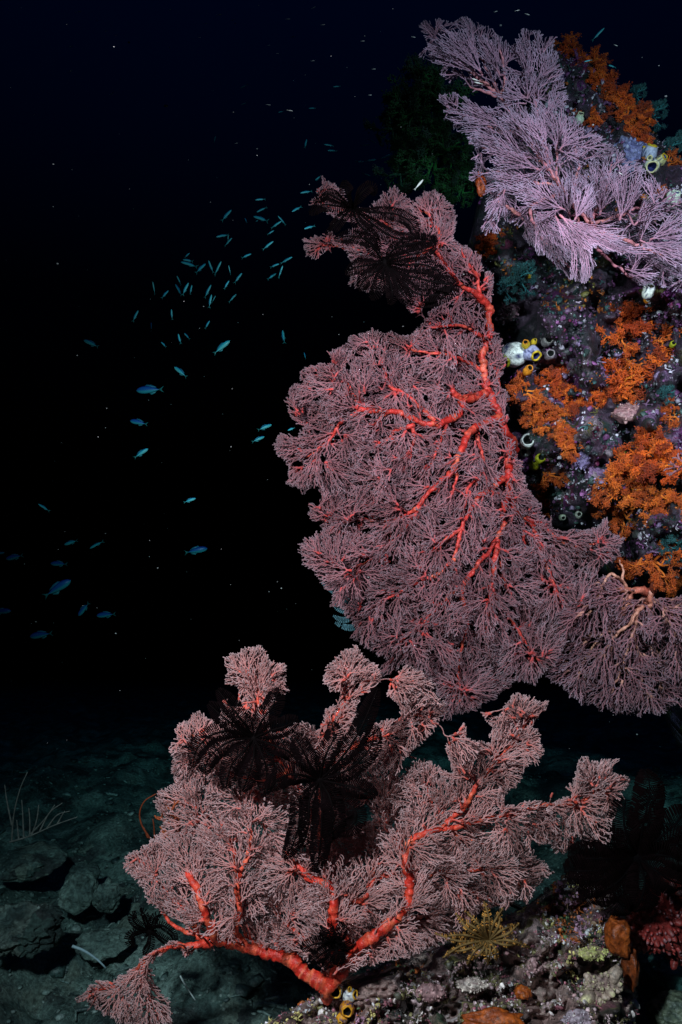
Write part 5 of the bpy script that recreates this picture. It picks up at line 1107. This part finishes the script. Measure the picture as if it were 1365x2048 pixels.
LONE = [((368, 0), (437, 32), 1, "blue fish slanting down right, far left of the plump one"), ((768, 118), (825, 165), 1, "blue fish diving right just above the level blue fish"), ((600, 222), (722, 218), 2, "largest level blue fish pointing left in the middle of the dark water"), ((573, 355), (652, 372), 2, "blue fish pointing left just under the largest level one"), ((652, 478), (592, 520), 1, "blue fish tilted up right, third below the largest level one"),
    ((1197, 372), (1135, 398), 1, "blue fish left of the mauve fan's leftmost tips, upper of two"), ((1165, 425), (1110, 450), 1, "dimmer blue fish left of the mauve fan's leftmost tips, lower of two"), ((1268, 398), (1300, 386), 1, "tiny blue fish half behind the mauve fan's left tips"), ((862, 697), (810, 716), 1, "small dim blue fish alone between the school and the mauve fan"), ((168, 722), (222, 755), 0, "small bent blue fish at the left side halfway down"),
    ((283, 902), (345, 882), 1, "dim blue fish above the deep blue pair at the lower left"), ((25, 965), (105, 948), 2, "blue fish near the left edge pointing left"), ((222, 985), (300, 987), 2, "very dim blue fish right of the one at the left edge"), ((310, 1058), (197, 1130), 2, "largest deep blue fish at the lower left, tilted up right"), ((913, 918), (815, 937), 2, "blue fish pointing right in the open dark water left of the mauve fan"),
    ((345, 1215), (395, 1155), 2, "dim deep blue fish standing on its nose at the lower left"), ((425, 1215), (512, 1206), 2, "dim deep blue fish with a visible tail at the lower left"), ((48, 1193), (-40, 1200), 2, "dim deep blue fish cut by the left edge of the photo"), ((130, 1308), (235, 1290), 2, "dim deep blue fish lowest of all at the left"), ((20, 936), (-20, 944), 1, "dim fish tip at the left edge above another blue fish"), ((395, 918), (460, 885), 0, "faint greenish fish in the dark at the lower left")]
for k_, (a, b_, pr, lb) in enumerate(LONE):
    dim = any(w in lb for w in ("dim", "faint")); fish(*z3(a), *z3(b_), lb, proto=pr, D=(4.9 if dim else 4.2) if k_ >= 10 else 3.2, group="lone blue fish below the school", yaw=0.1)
UPPER = [(741, 290, 721, 289), (752, 284, 737, 279), (784, 309, 758, 318), (729, 321, 712, 325), (753, 319, 731, 322), (752, 334, 768, 336), (742, 350, 724, 347), (480, 175, 497, 170), (667, 174, 682, 172), (618, 215, 633, 218), (557, 225, 568, 222), (482, 208, 496, 206), (432, 272, 428, 286), (614, 277, 610, 298), (649, 290, 669, 291), (656, 303, 676, 300), (218, 188, 230, 185), (580, 74, 592, 73), (640, 355, 632, 362)]
for k_, (ax, ay, bx, by) in enumerate(UPPER):
    lb = {2: "blue fish at the right end of a row above the mauve fan", 13: "thin blue fish standing upright above the feather stars", 12: "tiny blue fish standing upright in the upper dark water", 7: "small teal fish pointing left high in the dark water"}.get(k_, "tiny blue fish far off in the upper dark water")
    fish(ax, ay, bx, by, lb, proto=0, D=random.uniform(3.4, 4.2), group="tiny far fish in the upper water")
fish(1207, 60, 1186, 78, "blue fish high above the reef ridge at the top right", proto=0, D=3.0, group="fish near the reef ridge")
fish(1215, 131, 1234, 134, "thin blue fish skimming the orange corals on the ridge", proto=0, D=2.9, group="fish near the reef ridge")
fish(1170, 122, 1184, 121, "tiny blue fish in front of the ridge's topmost orange corals", proto=0, D=2.6, group="fish near the reef ridge")
# pale silvery fish and flecks
def silver_fish_mesh():
    n = 9; t = np.linspace(0, 1, n); h = 0.16 * np.sin(np.pi * t ** 0.75) ** 0.8; h[0] = 0.01; h[-1] = 0.02; k = 8; a = np.arange(k) * 6.2832 / k
    V = np.array([(0.5 - t[i] * 0.85, math.cos(q) * h[i] * 0.35, math.sin(q) * h[i] * 0.5) for i in range(n) for q in a]); i = np.arange(n - 1)[:, None] * k; j = np.arange(k)[None]; j2 = (j + 1) % k
    b = Buf(); b.add(V, np.stack([i + j, i + j2, i + k + j2, i + k + j], -1).reshape(-1, 4), (0.75, 0.78, 0.72))
    tl = np.array([(-0.33, 0.004, 0.01), (-0.5, 0.004, 0.09), (-0.44, 0.004, 0), (-0.5, 0.004, -0.09), (-0.33, 0.004, -0.01)]); tl2 = tl * np.array([1, -1, 1])
    b.add(np.vstack([tl, tl2]), np.array([[0, 1, 2], [2, 3, 4], [0, 2, 4], [5, 7, 6], [7, 9, 8], [5, 9, 7], [0, 5, 1], [5, 6, 1], [4, 3, 9], [3, 8, 9]]), (0.6, 0.64, 0.55))
    return b.build("silver_fish", M_FISH, link=False).data
SILVER = silver_fish_mesh()
def silver(ax, ay, bx, by, lb, D, group):
    o = bpy.data.objects.new("silver_fish", SILVER); COL.objects.link(o); o.location = P((ax + bx) / 2, (ay + by) / 2, D)
    d = Vector((ax - bx, 0, -(ay - by))).normalized(); y_ = Vector((0, 0, 1)).cross(d).normalized() if abs(d.z) < .95 else Vector((0, 1, 0)); z_ = d.cross(y_)
    o.rotation_euler = Matrix((d, y_, z_)).transposed().to_euler(); o.scale = (math.hypot(ax - bx, ay - by) * K * D,) * 3
    return tag(o, lb, "fish", group)
silver(847, 359, 829, 380, "pale striped fish diving at the top edge of the mauve fan", 2.1, None)
silver(944, 157, 960, 162, "small white fish in front of the lilac fan, upper of two", 2.0, None)
silver(949, 164, 966, 168, "small white fish in front of the lilac fan, lower of two", 2.0, None)
silver(1238, 345, 1247, 350, "tiny white fish in front of the lilac fan's right wing", 1.98, None)
FL = [(146, 139, 136, 146), (146, 91, 136, 95), (164, 21, 153, 25), (71, 228, 66, 232), (344, 18, 336, 21), (444, 28, 434, 31), (470, 39, 461, 41), (415, 46, 408, 49), (236, 69, 228, 71), (581, 38, 571, 38), (651, 49, 642, 50), (541, 90, 535, 91), (558, 107, 552, 107), (403, 74, 396, 75), (632, 13, 622, 18), (832, 75, 823, 73), (630, 121, 622, 122), (586, 222, 574, 220), (542, 210, 532, 209),
      (216, 61, 209, 63), (428, 181, 424, 182), (730, 82, 722, 82), (752, 138, 744, 138), (744, 190, 737, 190), (1236, 92, 1228, 89), (1040, 20, 1030, 22), (1060, 30, 1050, 27), (996, 22, 988, 24), (476, 286, 470, 287)]
for k_, (ax, ay, bx, by) in enumerate(FL):
    silver(ax, ay, bx, by, {0: "brightest silver fleck of a fish high at the left", 3: "lone faint silver fish nearest the left edge"}.get(k_, "tiny silvery fish glinting in the dark upper water"), random.uniform(1.9, 2.6), "tiny silvery fish in the upper water")

def snow(n, seed):
    R = np.random.default_rng(seed); b = Buf(); V, F = ICO1
    for i in range(n):
        d = R.uniform(0.9, 3.6); p = P(R.uniform(-100, 1465), R.uniform(-60, 1500), d); s = 0.0011 * d * R.lognormal(0, 0.35) * 0.55
        b.add(V * s * np.array([R.uniform(0.7, 1.8), 1, R.uniform(0.6, 1.2)]) + p, F, np.array((0.16, 0.20, 0.20)) * R.uniform(0.3, 1.2))
    o = b.build("marine_snow", M_CRUST); tag(o, "fine pale specks drifting in the dark water", "marine snow", None, "stuff")
snow(420, 131)
